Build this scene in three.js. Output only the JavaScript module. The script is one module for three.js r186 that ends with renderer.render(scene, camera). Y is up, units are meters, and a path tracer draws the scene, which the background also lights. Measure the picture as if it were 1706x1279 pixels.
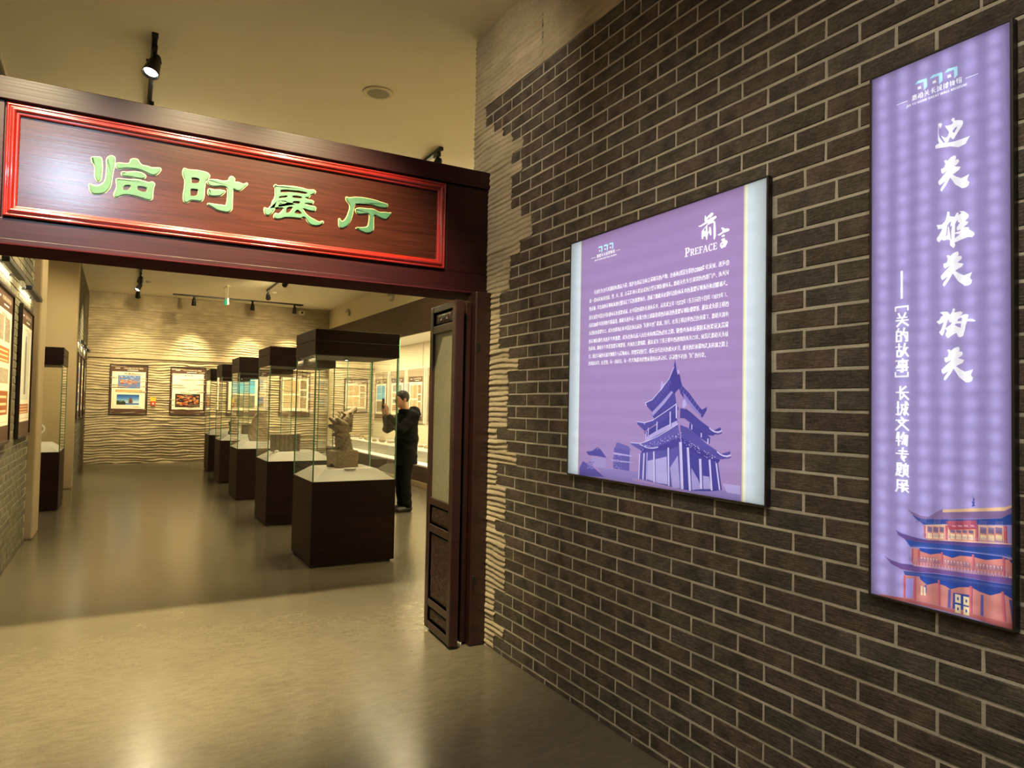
import * as THREE from 'three';
import { mergeGeometries, mergeVertices, toCreasedNormals } from 'three/addons/utils/BufferGeometryUtils.js';
import { RoundedBoxGeometry } from 'three/addons/geometries/RoundedBoxGeometry.js';
import { ImprovedNoise } from 'three/addons/math/ImprovedNoise.js';
import { RectAreaLightUniformsLib } from 'three/addons/lights/RectAreaLightUniformsLib.js';

// ---------------------------------------------------------------- camera, exposure, large lights
const scene = new THREE.Scene();
scene.background = new THREE.Color(0x000000);
const camera = new THREE.PerspectiveCamera(57.39, 1706 / 1279, 0.05, 60);
camera.position.set(0, 1.55, 0);
camera.up.set(-0.032, 0.999, 0.019);
camera.lookAt(0.488, 1.582, -0.872);
camera.updateMatrixWorld();
const renderer = new THREE.WebGLRenderer({ antialias: true });
renderer.toneMapping = THREE.LinearToneMapping;
renderer.toneMappingExposure = 1.5;
renderer.shadowMap.enabled = true;
RectAreaLightUniformsLib.init();

const WARM = new THREE.Color().setRGB(1.0, 0.80, 0.40), SOFT = new THREE.Color().setRGB(1.0, 0.83, 0.46), NEUTRAL = new THREE.Color().setRGB(1.0, 0.88, 0.68), COOL = new THREE.Color().setRGB(0.55, 0.76, 1.0);
const POWER = { lobbySpot: 60, coolSpot: 15, coolPanel: 12, lobbyFill: 7.5, brickFill: 4.5, wallSpot: 27, backWash: 24, leftFill: 26, fillUp: 52, fillDown: 10, aisleFill: 20, bar: 22, farLeft: 34, niche: 110, caseLamp: 2.2, film: 0.28, tube: 2.05, led: 13.5 };
const CEIL = 4.12, WALL_X = 2.124, LINTEL_Z = -4.168, BACK_Z = -19.49;

// ---------------------------------------------------------------- helpers
let seedState = 20240611;
function rnd() { seedState = (seedState + 0x6d2b79f5) | 0; let t = Math.imul(seedState ^ (seedState >>> 15), 1 | seedState); t = (t + Math.imul(t ^ (t >>> 7), 61 | t)) ^ t; return ((t ^ (t >>> 14)) >>> 0) / 4294967296; }
const rr = (a, b) => a + (b - a) * rnd();
const perlin = new ImprovedNoise();
const nz = (x, y, z = 0) => perlin.noise(x + 31.7, y + 17.3, z + 5.1);
const fbm = (x, y, z = 0, o = 4) => { let s = 0, a = 0.5, f = 1; for (let i = 0; i < o; i++) { s += a * nz(x * f, y * f, z + i * 7.7); a *= 0.5; f *= 2.03; } return s; };
const clamp = THREE.MathUtils.clamp, lerp = THREE.MathUtils.lerp, smooth = THREE.MathUtils.smoothstep;
const V = (x, y, z) => new THREE.Vector3(x, y, z);
const names = new Map();
function numbered(n) { const k = names.get(n) ?? 0; names.set(n, k + 1); return k ? n + '_' + String(k).padStart(3, '0') : n; }
function tag(o, label, category, group, kind) { if (label) o.userData.label = label; if (category) o.userData.category = category; if (group) o.userData.group = group; if (kind) o.userData.kind = kind; return o; }
function thing(name, label, category, [x, y, z] = [0, 0, 0], turn = 0, group) {
  const o = new THREE.Group(); o.name = numbered(name); scene.add(o); o.position.set(x, y, z); o.rotation.y = turn;
  return tag(o, label, category, group, 'thing');
}
// box-projected uv in metres
function metreUV(g, s = 1, ou = 0, ov = 0) {
  g = g.index ? g.toNonIndexed() : g; const p = g.attributes.position, uv = new Float32Array(p.count * 2), a = V(), b = V(), c = V(), n = V();
  for (let i = 0; i < p.count; i += 3) {
    a.fromBufferAttribute(p, i); b.fromBufferAttribute(p, i + 1); c.fromBufferAttribute(p, i + 2);
    n.copy(b).sub(a).cross(V().copy(c).sub(a)); const x = Math.abs(n.x), y = Math.abs(n.y), z = Math.abs(n.z);
    [a, b, c].forEach((q, k) => { const [u, v] = x >= y && x >= z ? [q.z, q.y] : y >= z ? [q.x, q.z] : [q.x, q.y]; uv[(i + k) * 2] = u * s + ou; uv[(i + k) * 2 + 1] = v * s + ov; });
  }
  g.setAttribute('uv', new THREE.BufferAttribute(uv, 2)); return g;
}
const box = (x0, x1, y0, y1, z0, z1) => { const g = new THREE.BoxGeometry(x1 - x0, y1 - y0, z1 - z0); g.translate((x0 + x1) / 2, (y0 + y1) / 2, (z0 + z1) / 2); return g; };
const rbox = (x0, x1, y0, y1, z0, z1, r = 0.004, s = 2) => { const g = new RoundedBoxGeometry(x1 - x0, y1 - y0, z1 - z0, s, r); g.translate((x0 + x1) / 2, (y0 + y1) / 2, (z0 + z1) / 2); return g; };
const cyl = (r0, r1, h, n = 24) => new THREE.CylinderGeometry(r0, r1, h, n);
const at = (g, x, y, z, rx = 0, ry = 0, rz = 0) => g.applyMatrix4(new THREE.Matrix4().compose(V(x, y, z), new THREE.Quaternion().setFromEuler(new THREE.Euler(rx, ry, rz)), V(1, 1, 1)));
function clean(g) { g = g.index ? g.toNonIndexed() : g.clone(); for (const k of Object.keys(g.attributes)) if (!['position', 'normal', 'uv', 'color'].includes(k)) g.deleteAttribute(k); if (!g.attributes.uv) metreUV(g); g.morphAttributes = {}; return g; }
const join = (list) => mergeGeometries(list.map((g) => { const c = clean(g); if (c.attributes.color) c.deleteAttribute('color'); return c; }));
function obj(name, geos, material, parent = scene) {
  const list = Array.isArray(geos) ? geos : [geos], m = new THREE.Mesh(list.length > 1 ? join(list) : list[0], material);
  m.name = parent === scene ? numbered(name) : name; m.castShadow = m.receiveShadow = true; parent.add(m); return m;
}
function part(parent, name, geos, material, label) { const n = parent.children.filter((c) => c.name.replace(/_\d{3}$/, '') === name).length; const m = obj(n ? name + '_' + String(n).padStart(3, '0') : name, geos, material, parent); if (label) m.userData.label = label; return m; }
function struct(name, geos, material) { const m = obj(name, geos, material); m.userData.kind = 'structure'; return m; }
// a polygon outline "x,y x,y ..." in millimetres, as points in metres
const mm = (s) => s.trim().split(/\s+/).map((p) => { const [x, y] = p.split(','); return new THREE.Vector2(x / 1000, y / 1000); });
function dataTex(w, h, f, srgb = false) {
  const d = new Uint8Array(w * h * 4);
  for (let y = 0; y < h; y++) for (let x = 0; x < w; x++) { const c = f(x / w, y / h, x, y), i = (y * w + x) * 4; if (typeof c === 'number') d[i] = d[i + 1] = d[i + 2] = clamp(c, 0, 1) * 255; else { d[i] = clamp(c[0], 0, 1) * 255; d[i + 1] = clamp(c[1], 0, 1) * 255; d[i + 2] = clamp(c[2], 0, 1) * 255; } d[i + 3] = 255; }
  const t = new THREE.DataTexture(d, w, h); t.wrapS = t.wrapT = THREE.RepeatWrapping; t.magFilter = THREE.LinearFilter; t.minFilter = THREE.LinearMipmapLinearFilter; t.generateMipmaps = true; if (srgb) t.colorSpace = THREE.SRGBColorSpace; t.needsUpdate = true; return t;
}
const rep = (t, u, v) => { const c = t.clone(); c.repeat.set(u, v); c.needsUpdate = true; return c; };
// noise that wraps at the edges of the tile (period n cells)
const hash = (x, y, s) => { let h = Math.imul(x, 374761393) ^ Math.imul(y, 668265263) ^ Math.imul(s, 2246822519); h = Math.imul(h ^ (h >>> 13), 1274126177); return ((h ^ (h >>> 16)) >>> 0) / 4294967296; };
function tile(u, v, nx, ny, s) { const x = u * nx, y = v * ny, ix = Math.floor(x), iy = Math.floor(y), fx = x - ix, fy = y - iy, a = fx * fx * (3 - 2 * fx), b = fy * fy * (3 - 2 * fy), m = (q, n) => ((q % n) + n) % n; const h = (i, j) => hash(m(ix + i, nx), m(iy + j, ny), s); return lerp(lerp(h(0, 0), h(1, 0), a), lerp(h(0, 1), h(1, 1), a), b); }
const tfbm = (u, v, nx, ny, s, o = 4) => { let t = 0, a = 0.5, w = 0; for (let i = 0; i < o; i++) { t += a * tile(u, v, nx << i, ny << i, s + i); w += a; a *= 0.55; } return t / w; };

// ---------------------------------------------------------------- materials
const floorTone = dataTex(1024, 1024, (u, v) => { const a = tfbm(u, v, 5, 7, 1, 5), b = tile(u, v, 300, 420, 9), c = tfbm(u, v, 40, 110, 4, 3); const t = 0.84 + 0.08 * (a - 0.5) + 0.06 * (b - 0.5) + 0.12 * (c - 0.5); return [t, t * 0.985, t * 0.95]; }, true);
const floorRough = dataTex(512, 512, (u, v) => 0.62 + 0.25 * (tfbm(u, v, 30, 50, 3, 3) - 0.5));
const paintBump = dataTex(256, 256, (u, v) => tfbm(u, v, 40, 40, 31, 3));
const brickTone = dataTex(512, 512, (u, v) => { const a = tfbm(u, v, 8, 10, 41, 5), b = tile(u, v, 110, 200, 42), c = tile(u, v, 30, 240, 44), d = tile(u, v, 170, 170, 43) > 0.962 ? 0.5 : 0; const t = 0.62 + 0.5 * (a - 0.5) + 0.2 * (b - 0.5) + 0.16 * (c - 0.5) + d * 0.5; return [t, t * 0.985, t * 0.96]; }, true);
const brickBump = dataTex(512, 512, (u, v) => 0.5 * tfbm(u, v, 60, 110, 51, 4) + 0.5 * tile(u, v, 25, 200, 52));
const plasterBump = dataTex(512, 512, (u, v) => 0.6 * tfbm(u, v, 30, 70, 61, 4) + 0.4 * tile(u, v, 190, 190, 62));
const plasterTone = dataTex(512, 512, (u, v) => { const t = 0.84 + 0.22 * (tfbm(u, v, 6, 14, 63, 5) - 0.5) + 0.08 * (tile(u, v, 200, 200, 64) - 0.5); return [t, t * 0.99, t * 0.97]; }, true);
const grain = dataTex(512, 512, (u, v) => { const w = tfbm(u, v, 3, 6, 71, 3) * 0.08, a = tile(u + w * 0.2, v + w, 4, 90, 72), b = tile(u, v + w, 6, 240, 73), c = tfbm(u, v, 2, 12, 74, 3); const t = 0.74 + 0.14 * (a - 0.5) + 0.12 * (b - 0.5) + 0.16 * (c - 0.5); return [t, t * 0.96, t * 0.93]; }, true);
const grainBump = dataTex(512, 512, (u, v) => tile(u, v, 5, 220, 75) * 0.7 + tfbm(u, v, 10, 90, 76, 2) * 0.3);
const std = (o) => new THREE.MeshStandardMaterial(o), phys = (o) => new THREE.MeshPhysicalMaterial(o);
const lin = (r, g, b) => new THREE.Color().setRGB(r, g, b);
const M = {
  floor: phys({ color: lin(0.158, 0.139, 0.104), map: rep(floorTone, 0.5, 0.5), roughness: 0.345, roughnessMap: rep(floorRough, 0.7, 0.7), specularIntensity: 1 }),
  ceiling: std({ color: lin(0.76, 0.69, 0.54), roughness: 0.9, bumpMap: rep(paintBump, 2, 2), bumpScale: 0.0004 }),
  paint: std({ color: lin(0.70, 0.63, 0.47), roughness: 0.85, bumpMap: rep(paintBump, 2, 2), bumpScale: 0.0005 }),
  beige: std({ color: lin(0.38, 0.30, 0.18), roughness: 0.7, bumpMap: rep(paintBump, 2, 2), bumpScale: 0.0004 }),
  plaster: std({ color: lin(0.62, 0.52, 0.36), map: rep(plasterTone, 0.8, 0.8), roughness: 0.92, bumpMap: rep(plasterBump, 2.2, 2.2), bumpScale: 0.003 }),
  mortar: std({ color: lin(0.68, 0.63, 0.52), map: rep(plasterTone, 1.5, 1.5), roughness: 0.95, bumpMap: rep(plasterBump, 4, 4), bumpScale: 0.002 }),
  brickMix: std({ color: 0xffffff, vertexColors: true, map: rep(brickTone, 1.6, 1.6), roughness: 0.86, bumpMap: rep(brickBump, 1.8, 1.8), bumpScale: 0.0025 }),
  lacquer: phys({ color: lin(0.036, 0.0045, 0.0075), map: rep(grain, 0.9, 1.3), specularIntensity: 0.5, roughness: 0.38, bumpMap: rep(grainBump, 0.5, 0.7), bumpScale: 0.0002, clearcoat: 0.12, clearcoatRoughness: 0.22 }),
  panel: phys({ color: lin(0.062, 0.0155, 0.0105), map: rep(grain, 1.2, 2.0), roughness: 0.23, bumpMap: rep(grainBump, 0.6, 0.9), bumpScale: 0.00012 }),
  redGloss: phys({ color: lin(0.36, 0.016, 0.010), map: rep(grain, 0.5, 1), roughness: 0.25, clearcoat: 1, clearcoatRoughness: 0.06 }),
  green: phys({ color: lin(0.011, 0.102, 0.048), map: rep(plasterTone, 5, 5), roughness: 0.5, bumpMap: rep(paintBump, 12, 12), bumpScale: 0.0008 }),
  gold: std({ color: lin(0.42, 0.40, 0.20), roughness: 0.4, metalness: 0.4 }),
  doorWood: phys({ color: lin(0.036, 0.0085, 0.007), map: rep(grain, 1, 1), roughness: 0.4, clearcoat: 0.25, clearcoatRoughness: 0.25 }),
  screenGlass: std({ color: lin(0.27, 0.255, 0.17), roughness: 0.6, map: rep(plasterTone, 0.4, 0.2) }),
  laminate: phys({ color: lin(0.030, 0.0125, 0.010), map: rep(grain, 0.9, 0.9), roughness: 0.5, specularIntensity: 0.35 }),
  fascia: phys({ color: lin(0.105, 0.052, 0.036), map: rep(grain, 0.5, 0.5), roughness: 0.5 }),
  shadedLacquer: phys({ color: lin(0.036, 0.0045, 0.0075), roughness: 0.92, specularIntensity: 0.2 }),  // copy of the lacquer with its sheen removed, for the shaded lintel underside
  darkTrim: std({ color: lin(0.018, 0.013, 0.012), roughness: 0.5 }),
  black: std({ color: lin(0.012, 0.012, 0.013), roughness: 0.42 }),
  blackMetal: std({ color: lin(0.02, 0.019, 0.018), roughness: 0.35, metalness: 0.5 }),
  steel: std({ color: lin(0.55, 0.53, 0.5), roughness: 0.3, metalness: 0.9 }),
  white: std({ color: lin(0.78, 0.76, 0.70), roughness: 0.6 }),
  deck: std({ color: lin(0.46, 0.445, 0.40), roughness: 0.75, bumpMap: rep(paintBump, 6, 6), bumpScale: 0.0004 }),
  glass: phys({ color: lin(0.985, 1, 0.985), roughness: 0, transmission: 1, thickness: 0, ior: 1.5 }),
  glassEdge: phys({ color: lin(0.05, 0.20, 0.11), roughness: 0.12, transparent: false, clearcoat: 1, clearcoatRoughness: 0.05 }),
  lens: std({ color: 0x111111, emissive: lin(1, 0.93, 0.78), emissiveIntensity: 6, roughness: 0.3 }),
  coolLens: std({ color: 0x222222, emissive: lin(0.72, 0.86, 1), emissiveIntensity: 6, roughness: 0.4 }),
  tube: std({ color: 0x222222, emissive: lin(0.93, 0.97, 1), emissiveIntensity: POWER.tube }),
  led: std({ color: 0x222222, emissive: lin(0.85, 0.9, 1), emissiveIntensity: POWER.led }),
  clay: std({ color: lin(0.52, 0.41, 0.29), roughness: 0.85, map: rep(plasterTone, 5, 5), bumpMap: rep(plasterBump, 14, 14), bumpScale: 0.004 }),
  greyClay: std({ color: lin(0.32, 0.265, 0.19), roughness: 0.9, map: rep(plasterTone, 5, 5), bumpMap: rep(plasterBump, 12, 12), bumpScale: 0.004 }),
};

// ---------------------------------------------------------------- lettering: strokes on a ten by ten grid, composed left-right, top-bottom and round
const GLYPHS = new Map(`
一 0595
王 1191 1595 5159 0999
木 0393 5059 5307 5397
禾 7120 0393 5159 5307 5397
人 505408 5499
亻 8005 5359
氵 2052 0343 0963
忄 5059 2305 7394
扌 0292 505939 0796
艹 0595 3039 6069
宀 4051 0502 0292 9284
讠 3051 053538 3887
口 1282881812
日 2080892920 2484
目 2080892920 2383 2686
月 303619 308089 3383 3686
田 1191991911 5159 1595
土 2484 5059 0999
士 0393 5058 2888
关 2032 7062 1383 0595 534619 5699
长 7033 0494 303957 4499
城 ⿰3土成
成 1292 222609 25555848 606799 8459 7081
作 ⿰3亻乍
乍 3004 1292 4249 4585 4888
为 2031 504509 03837968 5567
古 0292 5055 2585892925
代 ⿰3亻弋
弋 0494 405799 7081
抵 ⿰3扌氐
氐 8021 212856 2484 506799 6989
彳 7014 7336 5559
卩 10707656 1019
缶 3002 1292 0595 5259 5787 2629 0989
御 ⿰3彳⿰6缶卩
方 4051 0393 433609 45757959
子 1080 8054 545949 0595
𠂉 4014 2595
游 ⿰2氵⿰5方⿱3𠂉子
牛 3014 2383 0696 5059
攵 4016 2393 7308 3599
牧 ⿰4牛攵
立 5052 1393 3446 7467 0999
阝 108054747848 1019
部 ⿰6⿱5立口阝
矢 3013 2383 0595 534709 5699
族 ⿰4方⿱2𠂉矢
入 3051 5109 5199
彐 108089 1484 1989
又 1171 7109 2299
侵 ⿰3亻⿱5彐又
纟 501343 7317 1767 0987
隹 3004 2329 5062 2292 2484 2686 2999 6269
维 ⿰4纟隹
户 4051 228285 2585 222609
护 ⿰3扌户
自 4022 2282892922 2484 2686
身 5022 2227 228289 2484 2585 0797 8709
女 401689 735509 0494
安 ⿱3宀女
全 ⿱4人王
和 ⿰5禾口
正 0191 5159 2529 5585 0999
冖 0502 0292 9285
巾 1218 128287 5059
尚 5053 2032 8072 0504 0494 9496
常 ⿱4尚⿱4口巾
失 3014 2383 0595 505609 5699
秩 ⿰4禾失
广 4051 1191 111609
厂 1191 111609
尸 1181 8184 1484 111709
予 1070 7043 0595 9577 555949
序 ⿸广予
白 4022 1282891912 1585
勺 3014 13838969 4567
的 ⿰5白勺
产 4051 1292 3344 7364 1595 151809
勿 3004 12827968 5218 7248
物 ⿰4牛勿
春 ⿱6𡗗日
𡗗 2181 1484 0797 514609 5799
火 1335 8364 504609 5599
秋 ⿰5禾火
占 5054 5292 2585892925
戈 0392 406799 7081 8459
战 ⿰5占戈
囗 0090990900
玉 1191 1595 5159 0999 7787
国 ⿴囗玉
至 0191 402474 6385 2686 5459 0999
明 ⿰4日月
夕 4004 2272 7209 3456
多 ⿱5夕夕
年 3004 2191 2484 2427 0797 5159
发 2014 1494 504509 4575 7519 3599 7082
㞡 1292 3035 6035 0595 353957 5599 8566
展 ⿸尸㞡
豕 1191 5104 3347 4759 4505 5509 8355 5699
逐 ⿺辶豕
辶 1021 0424 2417 17083999
步 5053 5181 2024 0494 5457 3526 8509
由 1292991912 5059 1595
单 2031 7061 1282871712 1585 5259 0898
啬 1191 5053 3132 7162 0494 1696991916 3868
墙 ⿰3土啬
本 0393 5059 5307 5397 3777
体 ⿰3亻本
堡 ⿱6⿰3亻⿱4口木土
寒 1191 2484 0797 3037 6067 3719 6799
塞 ⿱7⿱3宀寒土
厶 4017 1777 6389
台 ⿱5厶口
竹 2003 1141 2233 7053 6191 7283
寸 0393 606949 2546
等 ⿱4竹⿱4土寸
中 1282861612 5059
种 ⿰5禾中
元 2181 0494 343609 64689896
糸 402363 6325 2575 5559 3618 7688
素 ⿱4王糸
且 2129 2181 8189 2484 2686 0999
组 ⿰4纟且
巨 1191 1119 1999 1383 8386 1686
开 1191 0595 313609 6169
刂 2026 7079 7959
型 ⿱6⿰6开刂土
车 1191 4124 2484 0797 5459
军 ⿱3冖车
事 0191 505949 2282842422 158588 0696 1888
防 ⿰3阝方
系 7011 412464 6426 2676 5659 3708 7798
力 03838969 504609
嘉 ⿱5⿱5士口⿰5力口
山 5058 1418 1888 8488
谷 3003 6083 5215 5295 2686892926
峪 ⿰3山谷
甘 0292 2029 7079 2575 2979
肃 1181 8185 0393 1585 5059 2609 7699 3648 6658
钅 4003 2272 1575 424968
真 0191 5052 2282872722 2484 0797 3719 6789
镇 ⿰3钅真
西 0191 1393991913 313517 616686
门 1021 1219 319198 9888
也 14737666 4057 212898 9896
地 ⿰3土也
处 3015 2262 6219 2299 7077 7486
可 0191 717969 1454571714
河 ⿰3氵可
走 2181 5054 0494 5458 5686 2609 1799
良 4051 2171 7175 2575 2373 2129 2956 5599
廊 ⿸广⿰5良阝
其 0191 2027 7077 2373 2575 0797 3718 6788
里 1181851511 1383 5159 2787 0999
理 ⿰4王里
位 ⿰3亻立
罒 0090990900 3039 6069
直 1191 5053 2383892923 2585 2787 0999
置 ⿱3罒直
冫 2043 0854
夬 1272 7276 0696 505609 5699
决 ⿰3冫夬
疋 1181 5157 5484 2308 1799
定 ⿱3宀疋
了 1181 8154 545949
匕 7124 2028 288885
它 ⿱4宀匕
重 7020 0191 2383862623 2484 5059 1888 0999
要 ⿱5西女
告 3013 2282 5054 0494 2686892926
造 ⿺辶告
京 5051 0292 2484862624 5659 3718 7688
尤 0393 403609 535898 9896 7081
就 ⿰5京尤
在 0292 4107 2429 3585 6369 3999
边 ⿺辶力
夂 4013 2282 8209 2399
各 ⿱5夂口
略 ⿰4田各
心 1316 323979 7976 5062 8295
意 ⿱4立⿱5日心
义 4051 7108 1299
是 ⿱4日疋
从 ⿰5人人
共 0292 3036 6066 0696 3719 6789
洪 ⿰3氵共
武 1151 0393 4348 4666 2528 0857 606799 7081
五 1181 4129 1474 7479 0999
万 0191 413609 3474 747959
历 ⿸厂力
四 0191990901 313617 616686
十 0494 5059
巠 1171 7114 4486 2686 5659 0999
经 ⿰4纟巠
时 ⿰4日寸
间 ⿵门日
不 0191 5114 4349 5486
米 1019 1999 5058 2494 3123 8171 5437 5487
斤 8021 212609 2484 6469
断 ⿰6米斤
营 ⿱3艹⿱3冖⿱5口口
坐 3015 3244 7055 7284 5059 2777 0999
座 ⿸广坐
瓜 8021 212609 5148 5899 6299
孤 ⿰4子瓜
北 3039 0434 0937 6068 6898 9896 8364
及 1171 7154 5485 8519 414609 3599
极 ⿰4木及
耳 0191 2029 7079 2373 2676 0989
最 ⿱4日⿰5耳又
冬 4013 2272 7208 3388 4657 3859
终 ⿰4纟冬
𠦝 0191 5059 2272762622 2474 0797
朝 ⿰5𠦝月
区 0191 0109 0999 7328 3378
刀 1181 818969 413609
灬 1219 3238 5258 7289
照 ⿱7⿰4日⿱5刀口灬
景 ⿱4日京
见 2026 2080 8085 524609 5558 5898 9896
观 ⿰4又见
龶 1181 2484 0797 5057
青 ⿱5龶月
清 ⿰3氵青
介 5005 5095 3539 6569
界 ⿱5田介
千 7021 0494 5159
迁 ⿺辶千
背 ⿱5北月
下 0191 5159 5476
用 212609 2181 8189 2383 2686 5159
拥 ⿰3扌用
有 0292 4007 3439 348489 3686
民 1171 7174 1474 111957 445799 9896
再 0191 1219 128289 5157 1484 0696
主 4051 1282 2585 0999 5259
往 ⿰3彳主
来 1282 2334 7364 0595 5059 5508 5599
商 5051 0191 3142 7162 0309 039399 9989 4435 5475 3676783836
卯 4011 1114 1434 5090 9094 9484 7055
贝 1016 1080 8086 524609 5699
贸 ⿱5卯贝
必 1316 323979 7976 5062 8295 8009
之 4051 1282 8219 1909 2899
足 1070731310 4348 4575 1518 0977
路 ⿰4足各
随 ⿰3阝⿺辶有
羊 2031 7062 1383 2585 0898 5308
着 ⿱4羊目
内 1219 128289 505417 5477
亲 5051 1282 2333 7363 0595 5459 3718 7688
新 ⿰5亲斤
弓 1080 8083 1383 1316 1686 868969
畺 0090 1181841411 0595 1686891916 0999
疆 ⿰3弓畺
联 ⿰4耳关
紧 ⿱4⿰4刂又糸
密 ⿱3宀⿱5必山
易 ⿱5日勿
甬 1181 8153 2329 2383 8389 2585 2777 5259
通 ⿺辶甬
每 3013 2191 2428 2888 3484 8489 0696 5355
海 ⿰3氵每
干 1181 0494 5159
岸 ⿱3山⿸厂干
监 1017 3039 6043 5292 6375
览 ⿱4监见
以 101846 4053 705509 6799
亥 5051 1292 4224 2464 6409 5528 7519 5799
核 ⿰4木亥
过 ⿺辶寸
丰 1181 2484 0797 5059
富 ⿱3宀⿱4⿱3一口田
文 4051 0292 7209 2399
片 302609 5052 2393 2676 7679
与 2024 2484 848969 0666
头 2132 1434 505509 0696 5699
实 ⿱3宀头
示 2181 0494 545949 3508 7598
卅 0494 2028 5058 8088
带 ⿱4卅⿱3冖巾
尔 3014 2292 9284 535949 3407 7497
您 ⿱7⿰3亻尔心
穴 4051 0402 0292 9294 3416 6486
牙 1181 3135 3595 6169 6419
穿 ⿱4穴牙
越 ⿰5走戈
工 1181 5159 0999
空 ⿱5穴工
感 ⿱7成心
爫 8010 1233 4254 7363
受 ⿱4爫⿱3冖又
烽 ⿰4火⿱5夂丰
岁 ⿱4山夕
厷 0292 413709 5438 3878 6689
雄 ⿰5厷隹
丬 7079 2134 0846
壮 ⿰3丬士
丽 0191 1319 1343 4349 2526 5359 5393 9399 6566
色 3003 2272 7233 1383 8386 1686 1318 1898 9896 5356
丝 ⿱8⿰5纟纟一
周 212609 2181 8189 5255 3474 3676783836
绸 ⿰4纟周
上 5059 5484 0999
氏 7020 2028 2846 4253 5299 8264
旅 ⿰4方⿱3𠂉氏
风 212609 218188 8899 3477 7438
华 ⿱5⿰4亻匕十
这 ⿺辶文
块 ⿰3土夬
石 0191 4108 3484893934
专 2282 0494 504676 7658 4769
砖 ⿰4石专
件 ⿰3亻牛
者 2171 5054 0494 8107 2686892926 2878
都 ⿰6者阝
承 1171 7153 515949 3565 3767 0323 2308 8264 6299
载 ⿰5⿱4土车戈
厚 ⿸厂⿱5日子
史 1282851512 505509 2599
己 1181 8184 1484 1418 1898 9896
记 ⿰4讠己
乙 1181 8127 2718 1898 9896
忆 ⿰3忄乙
诉 ⿰4讠斤
兑 2031 7061 2282852522 453609 5558 5898 9896
说 ⿰4讠兑
丂 1181 4124 2474 747959
朽 ⿰4木丂
传 ⿰3亻专
大 0393 504509 5499
奇 ⿱4大可
故 ⿰5古攵
页 0191 5042 2227 2282 8287 544709 5799
题 ⿰5是页
甫 0292 5058 2429 2484 8488 2686 7081
博 ⿰3十⿱6甫寸
饣 3004 3272 7264 444867
㠯 2029 2080 8083 2383 2585 8589 2989
馆 ⿰4饣⿱3宀㠯
`.trim().split('\n').map((l) => { const i = l.indexOf(' '); return [l.slice(0, i), l.slice(i + 1)]; }));
function strokesOf(ch, bx, by, bw, bh, out) {
  const def = GLYPHS.get(ch); if (!def) return;
  const s = [...def]; let i = 0;
  if (!'⿰⿱⿸⿺⿴⿵'.includes(s[0])) {
    for (const st of def.split(' ')) { const line = []; for (let k = 0; k + 1 < st.length; k += 2) line.push([bx + (+st[k] / 9) * bw, by + (+st[k + 1] / 9) * bh]); out.push(line); }
    return;
  }
  const run = (x, y, w, h) => {
    const c = s[i++];
    if (!'⿰⿱⿸⿺⿴⿵'.includes(c)) { strokesOf(c, x, y, w, h, out); return; }
    let r = c === '⿰' ? 0.45 : 0.48; if (/\d/.test(s[i])) r = +s[i++] / 10;
    if (c === '⿰') { run(x, y, w * r - w * 0.03, h); run(x + w * r + w * 0.03, y, w * (1 - r) - w * 0.03, h); }
    else if (c === '⿱') { run(x, y, w, h * r - h * 0.03); run(x, y + h * r + h * 0.04, w, h * (1 - r) - h * 0.04); }
    else if (c === '⿸') { run(x, y, w, h); run(x + w * 0.24, y + h * 0.34, w * 0.76, h * 0.66); }
    else if (c === '⿺') { run(x, y, w, h); run(x + w * 0.34, y, w * 0.66, h * 0.76); }
    else if (c === '⿴') { run(x, y, w, h); run(x + w * 0.2, y + h * 0.2, w * 0.6, h * 0.6); }
    else { run(x, y, w, h); run(x + w * 0.25, y + h * 0.34, w * 0.5, h * 0.55); }
  };
  run(bx, by, bw, bh);
}
function drawGlyph(c, ch, x, y, w, h, lw) {
  if ('，。、（）“”'.includes(ch)) {
    c.lineWidth = lw; c.beginPath();
    if (ch === '，' || ch === '、') { c.moveTo(x + w * 0.12, y + h * 0.78); c.lineTo(x + w * 0.25, y + h * 0.95); }
    else if (ch === '。') c.arc(x + w * 0.2, y + h * 0.86, w * 0.1, 0, 7);
    else if (ch === '（') c.arc(x + w * 1.05, y + h * 0.5, w * 0.6, 2.4, 3.9);
    else if (ch === '）') c.arc(x - w * 0.05, y + h * 0.5, w * 0.6, -0.75, 0.75);
    else { const d = ch === '“' ? 0.6 : 0.05; for (const k of [0, 0.22]) { c.moveTo(x + w * (d + k + 0.08), y); c.lineTo(x + w * (d + k), y + h * 0.22); } }
    c.stroke(); return;
  }
  const out = []; strokesOf(ch, x + w * 0.06, y + h * 0.06, w * 0.88, h * 0.88, out);
  for (const line of out) {
    const level = line.length === 2 && Math.abs(line[0][1] - line[1][1]) < h * 0.02;
    c.lineWidth = level ? lw * 0.72 : lw; c.beginPath(); line.forEach(([a, b], k) => (k ? c.lineTo(a, b) : c.moveTo(a, b))); c.stroke();
  }
}
function canvas(w, h) { const k = document.createElement('canvas'); k.width = w; k.height = h; const c = k.getContext('2d'); c.lineCap = 'round'; c.lineJoin = 'round'; return [k, c]; }
function canvasTex(k) { const t = new THREE.CanvasTexture(k); t.colorSpace = THREE.SRGBColorSpace; t.anisotropy = 8; return t; }
function poly(c, s, s1, fill, ox = 0, oy = 0) { c.fillStyle = fill; c.beginPath(); s.trim().split(/\s+/).forEach((p, k) => { const [x, y] = p.split(','); k ? c.lineTo((+x + ox) * s1, (+y + oy) * s1) : c.moveTo((+x + ox) * s1, (+y + oy) * s1); }); c.closePath(); c.fill(); }

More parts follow.
